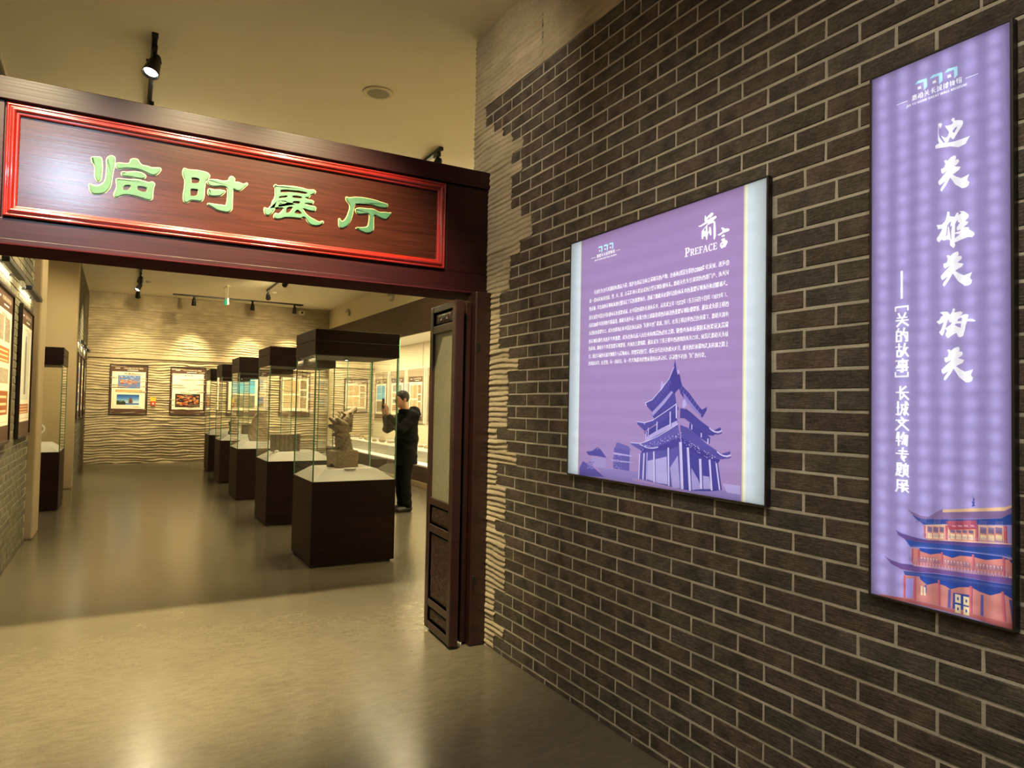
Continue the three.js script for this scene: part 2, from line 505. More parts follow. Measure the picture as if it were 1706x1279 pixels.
// ---------------------------------------------------------------- shell of the two rooms
struct('floor', metreUV(box(-4.5, 6.9, -0.12, 0, -19.9, 4.5)), M.floor);
struct('ceiling', metreUV(box(-4.5, 6.9, CEIL, CEIL + 0.12, -19.9, 4.5)), M.ceiling);

// combed plaster: overlapping ridges that stand out at their lower lip
function waves(w, h, du, dv, amp, pitch, seed, lift = 0) {
  const nu = Math.max(2, Math.round(w / du)), nv = Math.max(2, Math.round(h / dv)), g = new THREE.PlaneGeometry(w, h, nu, nv), p = g.attributes.position;
  g.translate(w / 2, h / 2, 0);
  for (let i = 0; i < p.count; i++) {
    const u = p.getX(i), v = p.getY(i);
    const warp = 0.9 * nz(u * 0.55 + seed, v * 0.5, seed) + 0.55 * nz(u * 1.9 + seed, v * 2.6, seed + 3) + 0.22 * nz(u * 6, v * 9, seed + 6);
    const q = v / pitch + warp * 1.15, k = Math.floor(q), t = q - k, swell = 0.62 + 0.55 * (nz(u * 2.1 + k * 3.3, k * 1.7, seed + 9) + 0.3);
    const lip = t < 0.12 ? t / 0.12 : t < 0.2 ? 1 : 1 - 0.75 * Math.pow((t - 0.2) / 0.8, 1.8);
    p.setZ(i, lift + amp * clamp(swell, 0.2, 1.15) * lip + 0.0016 * nz(u * 30, v * 45, seed));
  }
  g.computeVertexNormals();
  const uv = g.attributes.uv; for (let i = 0; i < p.count; i++) uv.setXY(i, p.getX(i), p.getY(i));
  return g;
}
const place = (g, ox, oy, oz, ux, uz) => g.applyMatrix4(new THREE.Matrix4().makeBasis(V(ux, 0, uz), V(0, 1, 0), V(ux, 0, uz).cross(V(0, 1, 0))).setPosition(ox, oy, oz));

// one brick: a face with worn chamfered edges, four sides
function brickGeo(w, h, d, seed) {
  const b = 0.002, j = (k) => (hash(k, seed, 7) - 0.5) * 0.0026, W = w / 2, H = h / 2;
  const out = [[-W + j(1), -H + j(2)], [W + j(3), -H + j(4)], [W + j(5), H + j(6)], [-W + j(7), H + j(8)]], tip = j(9) * 0.8;
  const pos = [], quad = (a, q, c, e) => pos.push(...a, ...q, ...c, ...a, ...c, ...e);
  const F = out.map(([x, y]) => [x - Math.sign(x) * b, y - Math.sign(y) * b, d + tip]), S = out.map(([x, y]) => [x, y, d - b]), B = out.map(([x, y]) => [x, y, -0.004]);
  quad(F[0], F[1], F[2], F[3]);
  for (let k = 0; k < 4; k++) { const n = (k + 1) % 4; quad(S[k], S[n], F[n], F[k]); quad(B[k], B[n], S[n], S[k]); }
  const g = new THREE.BufferGeometry(); g.setAttribute('position', new THREE.Float32BufferAttribute(pos, 3)); g.computeVertexNormals();
  const uv = []; const ou = hash(seed, 1, 5) * 9, ov = hash(seed, 2, 5) * 9; for (let k = 0; k < pos.length; k += 3) uv.push(pos[k] + ou, pos[k + 1] + ov);
  g.setAttribute('uv', new THREE.Float32BufferAttribute(uv, 2)); return g;
}
const TONES = [[0.212, 0.163, 0.117], [0.228, 0.168, 0.125], [0.202, 0.164, 0.118], [0.234, 0.166, 0.126], [0.209, 0.159, 0.118], [0.198, 0.17, 0.133], [0.222, 0.159, 0.117], [0.204, 0.169, 0.121], [0.217, 0.173, 0.137]];
const PALE = [[0.30, 0.27, 0.17], [0.33, 0.29, 0.19], [0.27, 0.25, 0.16], [0.31, 0.27, 0.18], [0.28, 0.26, 0.175]];
const tint = (g, c) => { const n = g.attributes.position.count, a = new Float32Array(n * 3); for (let i = 0; i < n; i++) a.set(c, i * 3); g.setAttribute('color', new THREE.BufferAttribute(a, 3)); return g; };
const toneMats = TONES.map(([r, g, b]) => std({ color: lin(r, g, b), map: M.brickMix.map, roughness: 0.86, bumpMap: M.brickMix.bumpMap, bumpScale: 0.0025 }));

// right wall: dark brick with a toothed edge towards the doorway, plaster beyond it
const BOXES = [{ z0: -3.138, z1: -1.82, y0: 1.196, y1: 2.435 }, { z0: -1.404, z1: -0.991, y0: 0.974, y1: 2.638 }];
const TEETH = [0, 0, 1, 0, 0, 0, 1, 1, 1, 1, 1, 0, 1, 1, 1, 0, 0, 2, 1, 0, 1, 1, 1, 1, 1, 2, 1, 0, 0, 0, 0, 0, 1, 1, 1, 2, 3, 3, 2, 1, 1, 1, 2, 1, 2, 1, 0, -1, -2, -2];
const PITCH_Y = 0.0726, PITCH_Z = 0.254, JOINT = 0.0105;
const wallShape = new THREE.Shape([[-4.4, 0], [4.5, 0], [4.5, CEIL], [-4.4, CEIL]].map(([a, b]) => new THREE.Vector2(a, b)));
wallShape.holes = BOXES.map((q) => new THREE.Path([[q.z0, q.y0], [q.z0, q.y1], [q.z1, q.y1], [q.z1, q.y0]].map(([a, b]) => new THREE.Vector2(a, b))));
const wallBody = new THREE.ExtrudeGeometry(wallShape, { depth: 0.25, bevelEnabled: false });
wallBody.applyMatrix4(new THREE.Matrix4().makeBasis(V(0, 0, 1), V(0, 1, 0), V(-1, 0, 0)).setPosition(WALL_X + 0.255, 0, 0));
const wallRight = struct('wall_right', metreUV(wallBody), M.mortar);
{
  const cells = [];
  for (let r = -1; r <= 48; r++) {
    const yb = r < 0 ? 0 : 0.030 + PITCH_Y * r + JOINT / 2, yt = 0.030 + PITCH_Y * (r + 1) - JOINT / 2, tooth = TEETH[r + 1], zStart = -3.985 + 0.1265 * tooth;
    const inBand = yb > 1.19 && yt < 2.46;
    for (let k = -3; k < 36; k++) {
      let a = (r % 2 === 0 ? -4.0 : -3.873) + PITCH_Z * (k - 1), b = a + PITCH_Z;
      if (inBand && a > -2.0) { a += 0.042; b += 0.042; }
      if (b < zStart + 0.03) continue;
      a = Math.max(a, zStart - JOINT / 2);
      let z0 = a + JOINT / 2, z1 = b - JOINT / 2;
      if (z1 - z0 < 0.03 || z0 > 4.2) continue;
      let drop = false;                                                     // bricks stop at the light boxes, which are set into the wall
      for (const q of BOXES) if (yt > q.y0 + 0.005 && yb < q.y1 - 0.005 && z1 > q.z0 && z0 < q.z1) {
        if (yb > q.y0 - 0.001 && yt < q.y1 + 0.001) { if (z0 < q.z0 - 0.02) z1 = q.z0 - 0.004; else if (z1 > q.z1 + 0.02) z0 = q.z1 + 0.004; else drop = true; }
        else if (yb >= q.y0 && z0 >= q.z0 - 0.03 && z1 <= q.z1 + 0.03 && yt - q.y1 < 0.02) drop = true;
        else if (yt <= q.y1 && z0 >= q.z0 - 0.03 && z1 <= q.z1 + 0.03 && q.y0 - yb < 0.02) drop = true;
        else if (yt > q.y1 || yb < q.y0) { /* straddles an edge: the frame of the box stands proud of it */ }
      }
      if (drop || z1 - z0 < 0.02) continue;
      cells.push([z0, z1, yb, yt, cells.length]);
    }
  }
  const frustum = new THREE.Frustum(); camera.updateProjectionMatrix(); camera.updateMatrixWorld(); frustum.setFromProjectionMatrix(new THREE.Matrix4().multiplyMatrices(camera.projectionMatrix, camera.matrixWorldInverse));
  const seen = cells.map((c) => { const p = V(WALL_X, (c[2] + c[3]) / 2, (c[0] + c[1]) / 2), d = p.distanceTo(camera.position); return { c, size: frustum.containsPoint(p) ? ((c[1] - c[0]) * (c[3] - c[2]) * WALL_X) / (d * d * d) : 0 }; }).sort((a, b) => b.size - a.size);
  const cache = new Map(), rest = [];
  seen.forEach(({ c: [z0, z1, yb, yt, id], size }, n) => {
    const w = z1 - z0, h = yt - yb, tone = Math.floor(hash(id, 3, 11) * TONES.length), variant = Math.floor(hash(id, 5, 12) * 9), sink = (hash(id, 8, 13) - 0.5) * 0.003;
    const key = w.toFixed(3) + '|' + h.toFixed(3) + '|' + variant; if (!cache.has(key)) cache.set(key, brickGeo(w, h, 0.0035, variant * 31 + Math.round(w * 1000)));
    const turn = (hash(id, 9, 14) - 0.5) * 0.006;
    if (n < 300 && size > 0) { const m = part(wallRight, 'brick', cache.get(key), toneMats[tone]); m.position.set(WALL_X + 0.006 + sink * 0.6, (yb + yt) / 2, (z0 + z1) / 2); m.rotation.set(0, -Math.PI / 2, turn, 'YXZ'); }
    else { const g = at(cache.get(key).clone(), WALL_X + 0.006 + sink * 0.6, (yb + yt) / 2, (z0 + z1) / 2, 0, -Math.PI / 2, turn); rest.push(tint(g, TONES[tone])); }
  });
  const m = part(wallRight, 'brickwork', mergeGeometries(rest), M.brickMix); m.userData.kind = 'stuff';
  // plaster: strip beside the doorway and the band under the ceiling
  const strip = place(waves(0.90, CEIL, 0.02, 0.0055, 0.0125, 0.034, 2.3, -0.002), WALL_X + 0.005, 0, -4.4, 0, 1);
  strip.index && 0;
  part(wallRight, 'combed_plaster', trimPlaster(strip), M.plaster);
  part(wallRight, 'plaster_band', place(waves(4.6, CEIL - 3.586, 0.03, 0.009, 0.009, 0.05, 5.1, -0.001), WALL_X + 0.005, 3.586, -3.5, 0, 1), M.plaster);
}
// keeps the plaster off the bricks: drops faces on the brick side of the toothed edge
function trimPlaster(g) {
  const p = g.attributes.position, src = g.index.array, keep = [];
  const edge = (y) => { const r = clamp(Math.floor((y - 0.030) / PITCH_Y), -1, 48); return y > 3.586 ? -3.49 : -3.985 + 0.1265 * TEETH[r + 1]; };
  for (let i = 0; i < src.length; i += 3) { const y = (p.getY(src[i]) + p.getY(src[i + 1]) + p.getY(src[i + 2])) / 3, z = (p.getZ(src[i]) + p.getZ(src[i + 1]) + p.getZ(src[i + 2])) / 3; if (z < edge(y) + 0.012 + 0.02 * nz(z * 14, y * 22)) keep.push(src[i], src[i + 1], src[i + 2]); }
  g.setIndex(keep); return g;
}
// pale brick on the left walls: too narrow in view to tell one by one
function brickField(z0, z1, y1, x, seed) {
  const list = [], rows = Math.ceil(y1 / PITCH_Y);
  const kinds = PALE.map((_, v) => brickGeo(0.243, PITCH_Y - JOINT, 0.005, v * 17 + seed));
  for (let r = 0; r < rows; r++) for (let z = z0 + (r % 2 ? 0.127 : 0); z < z1 - 0.01; z += PITCH_Z) {
    const w = Math.min(0.243, z1 - z - 0.004), id = Math.round(z * 997) + r * 131 + seed, t = Math.floor(hash(id, 1, 21) * PALE.length); if (w < 0.03) continue;
    const y = PITCH_Y * (r + 0.5); if (y + 0.03 > y1) continue;
    const g = kinds[t].clone(); g.scale(w / 0.243, 1, 1); list.push(tint(at(g, x - 0.006 + (hash(id, 4, 22) - 0.5) * 0.002, y, z + w / 2, 0, Math.PI / 2, 0), PALE[Math.floor(hash(id, 2, 23) * PALE.length)]));
  }
  return mergeGeometries(list);
}
const wallLeft = struct('wall_left', metreUV(box(-1.1, -0.857, 0, CEIL, -9.26, -4.1)), M.mortar);
part(wallLeft, 'brickwork', brickField(-9.25, -4.53, CEIL, -0.85, 3), M.brickMix).userData.kind = 'stuff';
const wallLeftFar = struct('wall_left_far', metreUV(box(-0.95, -0.697, 0, CEIL, BACK_Z, -14.44)), M.mortar);
part(wallLeftFar, 'brickwork', brickField(-19.45, -14.44, CEIL, -0.69, 5), M.brickMix).userData.kind = 'stuff';
struct('pillar', metreUV(rbox(-1.3, -0.775, 0, CEIL, -9.86, -9.255, 0.025, 3)), M.beige);
struct('wall_alcove_end', metreUV(rbox(-2.2, -0.66, 0, CEIL, -14.46, -14.18, 0.02, 3)), M.beige);
struct('wall_alcove_left', metreUV(box(-2.3, -2.0, 0, CEIL, -14.3, -9.5)), M.beige);
struct('wall_alcove_front', metreUV(box(-2.3, -0.9, 0, CEIL, -9.7, -9.3)), M.beige);
// back wall with its ledge and frieze
const wallBack = struct('wall_back', metreUV(box(-0.95, 6.9, 0, CEIL, BACK_Z - 0.25, BACK_Z - 0.004)), M.plaster);
part(wallBack, 'combed_plaster', place(waves(7.1, 2.53, 0.06, 0.0085, 0.045, 0.064, 7.7), -0.7, 0, BACK_Z, 1, 0), M.plaster);
part(wallBack, 'combed_plaster', place(waves(7.1, 1.12, 0.06, 0.0085, 0.036, 0.062, 9.2), -0.7, 2.64, BACK_Z, 1, 0), M.plaster);
part(wallBack, 'frieze', place(waves(7.1, 0.34, 0.06, 0.01, 0.007, 0.05, 11.4, 0.004), -0.7, 3.79, BACK_Z, 1, 0), M.plaster);
part(wallBack, 'ledge', metreUV(rbox(-0.7, 6.4, 2.545, 2.64, BACK_Z - 0.01, BACK_Z + 0.066, 0.008)), M.plaster, 'smooth plaster ledge running across the back wall');
part(wallBack, 'ledge', metreUV(rbox(-0.7, 6.4, 3.735, 3.795, BACK_Z - 0.01, BACK_Z + 0.06, 0.008)), M.plaster);
part(wallBack, 'joint', metreUV(box(-0.7, 6.4, 2.515, 2.546, BACK_Z - 0.004, BACK_Z + 0.004)), M.greyClay);
// right side of the gallery: wall over the glazed niche
struct('wall_gallery_right', metreUV(box(5.04, 6.9, 3.585, CEIL, BACK_Z, -4.3)), M.paint);
struct('wall_partition', metreUV(box(WALL_X + 0.2, 6.9, 0, CEIL, -4.4, -4.18)), M.paint);
struct('wall_niche_back', metreUV(box(6.36, 6.9, 0, 3.6, BACK_Z, -4.4)), M.paint);
struct('wall_lobby_left', metreUV(box(-4.6, -4.4, 0, CEIL, -4.4, 4.5)), M.paint);
struct('wall_lobby_front', metreUV(box(-4.6, -1.05, 0, CEIL, -4.4, -4.17)), M.paint);
struct('wall_lobby_back', metreUV(box(-4.6, 2.5, 0, CEIL, 4.4, 4.6)), M.paint);

// ---------------------------------------------------------------- backlit boxes on the brick wall
const KIT = { tower: {
  spire: '825,669 830,689 836,714 857,739 868,783 824,816 788,796 808,722 820,688',
  roof3L: '820,698 787,752 729,803 677,844 631,858 639,872 678,900 682,915 760,856 823,802 837,768',
  roof3R: '843,714 861,758 872,783 917,817 960,860 990,885 1018,873 1017,887 993,918 934,879 886,841 862,817 837,768',
  body3: '682,915 823,802 838,865 833,944 732,967 670,908',
  eave3L: '678,900 745,851 816,794 823,804 760,861 682,918',
  eave3R: '879,812 900,831 941,869 987,906 983,913 934,881 883,841',
  tip3: '876,846 890,841 900,865 887,879 872,875',
  roof2L: '838,860 810,875 746,906 679,938 624,950 572,946 577,959 629,988 717,947 790,915 853,885',
  roof2R: '860,880 901,884 928,898 980,930 1032,956 1057,969 1093,954 1098,965 1054,990 1013,989 948,954 888,923 860,923',
  wall2L: '633,991 717,952 832,900 847,943 718,1008 638,1032',
  rail2L: '634,1017 717,980 840,934 847,948 732,997 634,1035',
  wall2R: '918,941 981,967 1038,997 1036,1025 968,996 915,965',
  roof1L: '847,948 791,975 718,1008 642,1034 595,1047 529,1046 534,1056 595,1076 719,1053 806,1023 861,1001',
  roof1R: '861,952 902,961 955,987 1014,1022 1076,1050 1100,1060 1147,1047 1147,1059 1112,1081 1070,1084 1001,1059 930,1031 868,1005',
  under1L: '595,1071 718,1043 813,1013 861,1001 869,1039 792,1063 689,1075 611,1090',
  under1R: '868,1005 930,1026 1001,1050 1070,1077 1094,1085 1083,1099 995,1083 917,1055 876,1039',
  wallL: '599,1091 689,1075 792,1063 862,1040 872,1227 721,1218 590,1211',
  wallR: '876,1039 917,1055 995,1083 1083,1099 1105,1205 1047,1216 932,1227 872,1227',
  lightL: '643,1124 719,1108 778,1094 787,1216 721,1216 645,1206',
  lightM: '800,1141 849,1084 865,1223 816,1228',
  lightR: '931,1130 971,1174 991,1213 932,1225',
  lightR2: '996,1157 1034,1158 1047,1207 997,1213',
  base: '110,1230 304,1206 541,1211 549,1226 795,1230 879,1233 1108,1207 1200,1212 1200,1238 933,1234 645,1232 342,1231 110,1245',
  wallbase: '1107,1178 1199,1177 1200,1212 1131,1211',
  shade: '109,1201 139,1163 238,1190 323,1227 110,1242',
  pavRoof: '167,1112 216,1106 269,1082 302,1100 340,1131 265,1128 188,1128',
  pavBody: '212,1134 303,1134 335,1137 336,1181 218,1186',
  pavRidge: '264,1080 275,1082 272,1096 262,1097',
  mid1: '418,1054 432,1051 513,1065 530,1080 505,1084 410,1079',
  mid2: '393,1100 531,1106 543,1112 402,1110',
  mid3: '362,1135 548,1137 556,1141 394,1146',
  midBody: '401,1077 522,1080 520,1181 395,1179',
  plain: '266,1187 613,1178 598,1211 305,1212',
  spirelight: '836,716 850,713 854,724 843,736',
  acro: '739,755 751,771 765,769 744,796 729,806',
}, gate: {
  ridge3: '227,1368 397,1338 412,1330 413,1336 394,1349 227,1376',
  roof3: '120,1379 134,1387 161,1395 185,1395 217,1372 227,1366 229,1374 394,1348 413,1333 415,1351 386,1369 314,1382 237,1394 185,1402 154,1403 134,1394',
  under3: '137,1397 185,1402 314,1384 386,1370 415,1349 414,1384 399,1386 237,1409 171,1420 148,1407',
  wall3: '171,1422 243,1408 316,1399 399,1389 402,1428 328,1441 249,1452 171,1459',
  sign3: '235,1397 309,1386 315,1412 243,1422',
  roof2: '84,1451 102,1457 134,1462 178,1465 268,1452 414,1437 414,1444 313,1460 224,1468 154,1475 113,1474 92,1464',
  eave2: '181,1462 268,1450 414,1434 414,1437 268,1454 181,1465',
  under2: '113,1474 154,1475 224,1468 313,1460 414,1444 414,1471 357,1473 268,1478 171,1488 130,1493',
  wall2: '134,1496 224,1493 307,1486 388,1477 414,1475 414,1520 310,1527 224,1535 134,1540',
  rail2: '137,1529 224,1522 310,1517 391,1510 414,1505 414,1521 310,1528 224,1535 137,1545',
  brk2: '161,1501 191,1505 217,1497 255,1503 277,1492 310,1489 345,1491 382,1481 414,1478 414,1490 402,1477 385,1474 310,1478 224,1484 158,1492',
  roof1: '46,1537 70,1546 102,1550 148,1546 224,1542 313,1535 414,1526 414,1544 357,1548 286,1551 204,1557 148,1566 102,1567 70,1558',
  eave1: '137,1546 224,1539 313,1532 414,1523 414,1527 313,1537 224,1543 141,1550',
  under1: '108,1571 148,1567 204,1559 286,1552 357,1549 414,1545 414,1565 357,1569 304,1569 214,1573 148,1578 113,1582',
  wall1: '111,1582 214,1577 304,1575 385,1569 414,1565 413,1649 304,1649 214,1649 110,1653',
  brk1: '161,1585 181,1597 208,1585 236,1588 249,1594 274,1582 307,1575 328,1582 357,1586 385,1572 414,1583 414,1565 304,1569 158,1576',
  sky1: '117,1592 141,1586 137,1648 115,1650',
  door: '257,1602 301,1598 299,1643 255,1648',
  post1: '243,1596 251,1594 249,1649 241,1648',
  post2: '332,1590 339,1589 339,1648 331,1647',
  post3: '404,1585 414,1586 413,1649 411,1646',
  post4: '173,1599 180,1598 180,1621 173,1622',
  base: '30,1660 110,1653 214,1650 304,1649 413,1649 413,1667 298,1659 171,1661 30,1667',
  finial: '311,1315 313,1324 317,1327 314,1333 317,1335 315,1341 318,1346 308,1349 311,1340 308,1336 312,1332',
}, hand: {
  bian: '215,219 221,219 227,223 225,230 221,237 217,225 | 216,249 218,260 223,270 231,283 236,282 223,259 225,259 237,270 244,266 247,255 239,241 235,232 243,235 254,235 259,231 253,221 258,216 263,219 263,226 276,229 286,234 287,242 283,251 272,264 261,280 257,280 253,274 249,271 243,286 265,288 287,287 306,286 299,296 294,305 274,309 250,299 224,295 207,293 206,284 212,280 218,280 214,267',
  bianh: '271,247 265,248 257,255 259,262 263,261',
  guan: '232,336 239,336 242,340 252,332 263,329 267,333 267,341 263,343 274,344 276,351 272,356 263,362 280,368 276,376 257,385 268,394 281,402 294,399 304,396 298,411 300,416 304,419 301,429 294,433 284,433 265,417 250,392 240,409 226,427 221,423 223,416 236,399 220,407 216,402 215,394 225,385 244,367 228,374 224,369 223,359 233,357 236,347',
  xiong: '241,491 248,493 248,506 262,511 269,500 274,502 273,509 278,506 282,505 276,498 288,500 295,506 302,514 301,522 292,530 301,534 298,540 288,547 302,550 303,557 316,568 318,574 312,581 299,578 282,582 263,587 264,596 260,603 254,598 249,592 249,577 243,574 230,575 225,571 218,578 212,573 210,565 220,552 227,539 214,538 210,524 225,526 235,519 240,504',
  xiongh: '253,523 248,524 242,531 239,550 237,566 242,561 243,540 246,535 249,556 251,575 253,575 253,552 255,536 250,537 | 264,534 268,525 272,523 271,529 277,532 268,545 270,554 280,552 276,556 264,558 264,562 278,565 263,575',
  hai: '219,787 230,786 242,788 248,795 249,798 256,787 256,781 261,779 264,783 261,792 278,790 285,794 282,800 274,803 293,800 301,802 298,814 311,815 320,821 318,824 297,821 293,833 290,848 286,862 278,866 272,863 267,852 257,857 242,866 237,858 236,852 240,844 235,837 232,849 228,857 223,856 217,846 223,839 229,823 232,817 217,823 209,814 218,810 223,801 230,797',
  haih: '282,809 272,812 270,818 282,819 | 267,825 280,826 279,838 270,834 262,828 | 244,808 248,819 255,821 250,827 236,836 238,826',
  qian: '957,107 969,109 997,100 993,92 996,71 1001,73 1004,82 1034,68 1045,73 1043,80 1026,90 1055,87 1063,91 1060,97 1045,103 1055,112 1058,136 1059,171 1051,187 1046,180 1045,145 1045,113 1037,113 1011,116 1011,129 1013,149 1021,139 1020,127 1030,127 1032,136 1035,160 1030,165 1023,156 1018,147 1013,161 1010,178 1005,177 1001,161 990,159 986,171 980,168 977,158 978,134 998,121 1016,107 973,115 963,113',
  qianh: '1000,123 1002,131 999,143 995,134 989,138 992,129 | 1011,92 1021,86 1026,90 1011,96',
  yan: '1086,142 1099,145 1109,152 1127,154 1134,161 1129,166 1104,167 1079,174 1069,171 1069,168 1092,162 1095,157 | 1089,177 1104,174 1109,178 1107,183 1092,183 | 1087,192 1102,188 1110,191 1108,196 1122,203 1124,210 1111,227 1100,226 1094,231 1086,224 1081,216 1083,208 1095,201',
  yanh: '1097,210 1099,215 1092,217 1090,212',
}, logo: [
  '142,74 153,64 181,67 182,93 172,102 171,74 145,73',
  '152,84 162,83 164,92 153,92',
] };
function drawLogo(c, k, ox, oy, s) {                     // three angular towers with window, name, Latin name and two dashes; designed on the long banner, in mm from (85, 70)
  c.save(); c.translate(ox, oy); c.scale(s, s); c.translate(-85, -70);
  for (const dx of [0, 46, 90]) { poly(c, k[0], 1, '#bff2fb', dx, 0); poly(c, k[1], 1, '#ffffff', dx, 0); }
  c.strokeStyle = '#ffffff'; c.fillStyle = '#ffffff';
  [...'嘉峪关长城博物馆'].forEach((g, i) => drawGlyph(c, g, 134 + i * 19, 103, 17, 18, 2.5));
  c.lineWidth = 2.2; c.beginPath(); c.moveTo(86, 115); c.lineTo(120, 115); c.moveTo(294, 113); c.lineTo(328, 113); c.stroke();
  c.font = 'bold 9.5px sans-serif'; c.textBaseline = 'alphabetic'; const t = 'JIA YU GUAN GREAT WALL MUSEUM', w = c.measureText(t).width; c.save(); c.translate(117, 135); c.scale(181 / w, 1); c.fillText(t, 0, 0); c.restore();
  c.restore();
}
function bannerPrint() {
  const W = 508, H = 2048, s = W / 413, [k, c] = canvas(W, H);
  c.fillStyle = '#a698c8'; c.fillRect(0, 0, W, H);
  drawLogo(c, KIT.logo, 85 * s, 70 * s, s);
  const h = KIT.hand, white = '#ffffff', sky = '#a698c8';
  poly(c, h.bian, s, white); poly(c, h.bianh, s, sky);
  poly(c, h.guan, s, white); poly(c, h.guan, s, white, 7, 285); poly(c, h.guan, s, white, 9, 563.5);
  poly(c, h.xiong, s, white); for (const q of h.xiongh.split(' | ')) poly(c, q, s, sky);
  poly(c, h.hai, s, white); for (const q of h.haih.split(' | ')) poly(c, q, s, sky);
  c.strokeStyle = white; c.lineCap = 'butt'; c.lineWidth = 7 * s; c.beginPath(); c.moveTo(102 * s, 645 * s); c.lineTo(102 * s, 732 * s); c.stroke();
  c.lineWidth = 5.5 * s; c.lineJoin = 'miter'; for (const [y, d] of [[757, 14], [974, -14]]) { c.beginPath(); c.moveTo(82 * s, (y + d) * s); c.lineTo(82 * s, y * s); c.lineTo(122 * s, y * s); c.lineTo(122 * s, (y + d) * s); c.stroke(); }
  c.lineCap = 'square'; c.lineJoin = 'round';
  [...'关的故事'].forEach((g, i) => drawGlyph(c, g, 81 * s, (776 + i * 47.5) * s, 44 * s, 43 * s, 6.4 * s));
  [...'长城文物专题展'].forEach((g, i) => drawGlyph(c, g, 82 * s, (1004 + i * 47.4) * s, 44 * s, 43 * s, 6.4 * s));
  // gate tower
  const g = KIT.gate, P = (n, col) => poly(c, g[n], s, col);
  P('wall1', '#c98478'); P('sky1', '#a497d6'); P('under1', '#3a4d92'); P('brk1', '#2f4a96'); P('wall2', '#d88a7c'); P('brk2', '#2c4c9a'); P('under2', '#37549c'); P('wall3', '#e8c39a'); P('under3', '#2d4f96');
  P('roof1', '#75568f'); P('eave1', '#eab59a'); P('roof2', '#6d5590'); P('eave2', '#e9bd97'); P('roof3', '#8a6f96'); P('ridge3', '#e7c08f'); P('rail2', '#c98880'); P('finial', '#4a4f96');
  P('door', '#3c4794'); P('base', '#bb6a68'); for (const n of ['post1', 'post2', 'post3', 'post4']) P(n, '#5c5c9c');
  c.lineCap = 'butt';
  for (const [x0, y0, x1, y1, w] of [[111, 1584, 111, 1651, 20], [144, 1579, 144, 1651, 24], [216, 1575, 217, 1649, 22], [306, 1572, 305, 1649, 28], [388, 1568, 393, 1648, 26], [137, 1497, 136, 1541, 14], [156, 1495, 155, 1544, 22], [225, 1492, 225, 1535, 20], [312, 1482, 313, 1526, 22], [391, 1476, 392, 1524, 20], [174, 1422, 174, 1459, 18], [238, 1412, 238, 1454, 24], [322, 1400, 322, 1444, 28], [395, 1390, 396, 1436, 32]]) { c.strokeStyle = '#cf6a6e'; c.lineWidth = w * 0.29 * s; c.beginPath(); c.moveTo(x0 * s, y0 * s); c.lineTo(x1 * s, y1 * s); c.stroke(); c.strokeStyle = '#8d4a72'; c.lineWidth = w * 0.08 * s; c.beginPath(); c.moveTo((x0 + w * 0.11) * s, y0 * s); c.lineTo((x1 + w * 0.11) * s, y1 * s); c.stroke(); }
  for (const [x0, y0, x1, y1] of [[183, 1424, 196, 1439], [200, 1422, 214, 1437], [219, 1420, 230, 1434], [249, 1423, 262, 1430], [266, 1421, 279, 1428], [283, 1418, 295, 1426], [300, 1416, 312, 1424], [331, 1403, 347, 1419], [352, 1400, 367, 1416], [371, 1397, 387, 1413]]) { c.fillStyle = '#d9927f'; c.fillRect((x0 - 2) * s, (y0 - 2) * s, (x1 - x0 + 4) * s, (y1 - y0 + 24) * s); c.fillStyle = '#7d6a8c'; c.fillRect(x0 * s, y0 * s, (x1 - x0) * s, (y1 - y0) * s); c.fillStyle = '#ecd6a4'; c.fillRect(x0 * s, (y1 + 4) * s, (x1 - x0) * s, 15 * s); }
  poly(c, '236,1400 321,1385 326,1409 246,1424', s, '#b9525f'); c.fillStyle = '#e0a3a0'; for (let i = 0; i < 4; i++) c.fillRect((254 + i * 17) * s, (1409 - i * 3) * s, 10 * s, 4 * s);
  for (const [x, y] of [[262, 1604], [285, 1605], [262, 1633], [285, 1633]]) { c.fillStyle = '#e9dca9'; c.fillRect(x * s, y * s, 16 * s, 24 * s); c.fillStyle = '#3c4794'; c.fillRect((x + 6) * s, (y + 8) * s, 4 * s, 8 * s); }
  c.fillStyle = '#57498a'; for (const [x0, y0, x1, y1] of [[140, 1461, 405, 1436], [100, 1545, 405, 1519]]) for (let i = 0; i < 70; i++) { const t = i / 70; c.fillRect((x0 + (x1 - x0) * t) * s, (y0 + (y1 - y0) * t + 5) * s, 2 * s, 5 * s); }
  c.strokeStyle = '#b87078'; c.lineWidth = 0.8 * s; for (let j = 0; j < 4; j++) { c.beginPath(); c.moveTo(140 * s, (1535 + j * 3) * s); c.lineTo(405 * s, (1512 + j * 4) * s); c.stroke(); }
  // panes, balustrade, tiles and bracket ends
  const up = (x, y0, x0, k) => y0 - (x - x0) * k;
  for (const [a, b, y0] of [[162, 220, 1516], [231, 307, 1511], [319, 388, 1504]]) for (let x = a; x < b - 5; x += 9) { const y = up(x, y0, a, 0.075); c.fillStyle = '#8a5f82'; c.fillRect(x * s, y * s, 6.4 * s, 14 * s); c.fillStyle = '#e9c6b2'; c.fillRect((x + 0.9) * s, (y + 1) * s, 4.4 * s, 7 * s); c.fillStyle = '#dba48c'; c.fillRect((x + 0.9) * s, (y + 9) * s, 4.4 * s, 4 * s); }
  for (let x = 140; x < 405; x += 4.5) { c.fillStyle = x % 9 < 4.5 ? '#e3aa98' : '#a4607a'; c.fillRect(x * s, up(x, 1537, 140, 0.082) * s, 1.3 * s, 8.5 * s); }
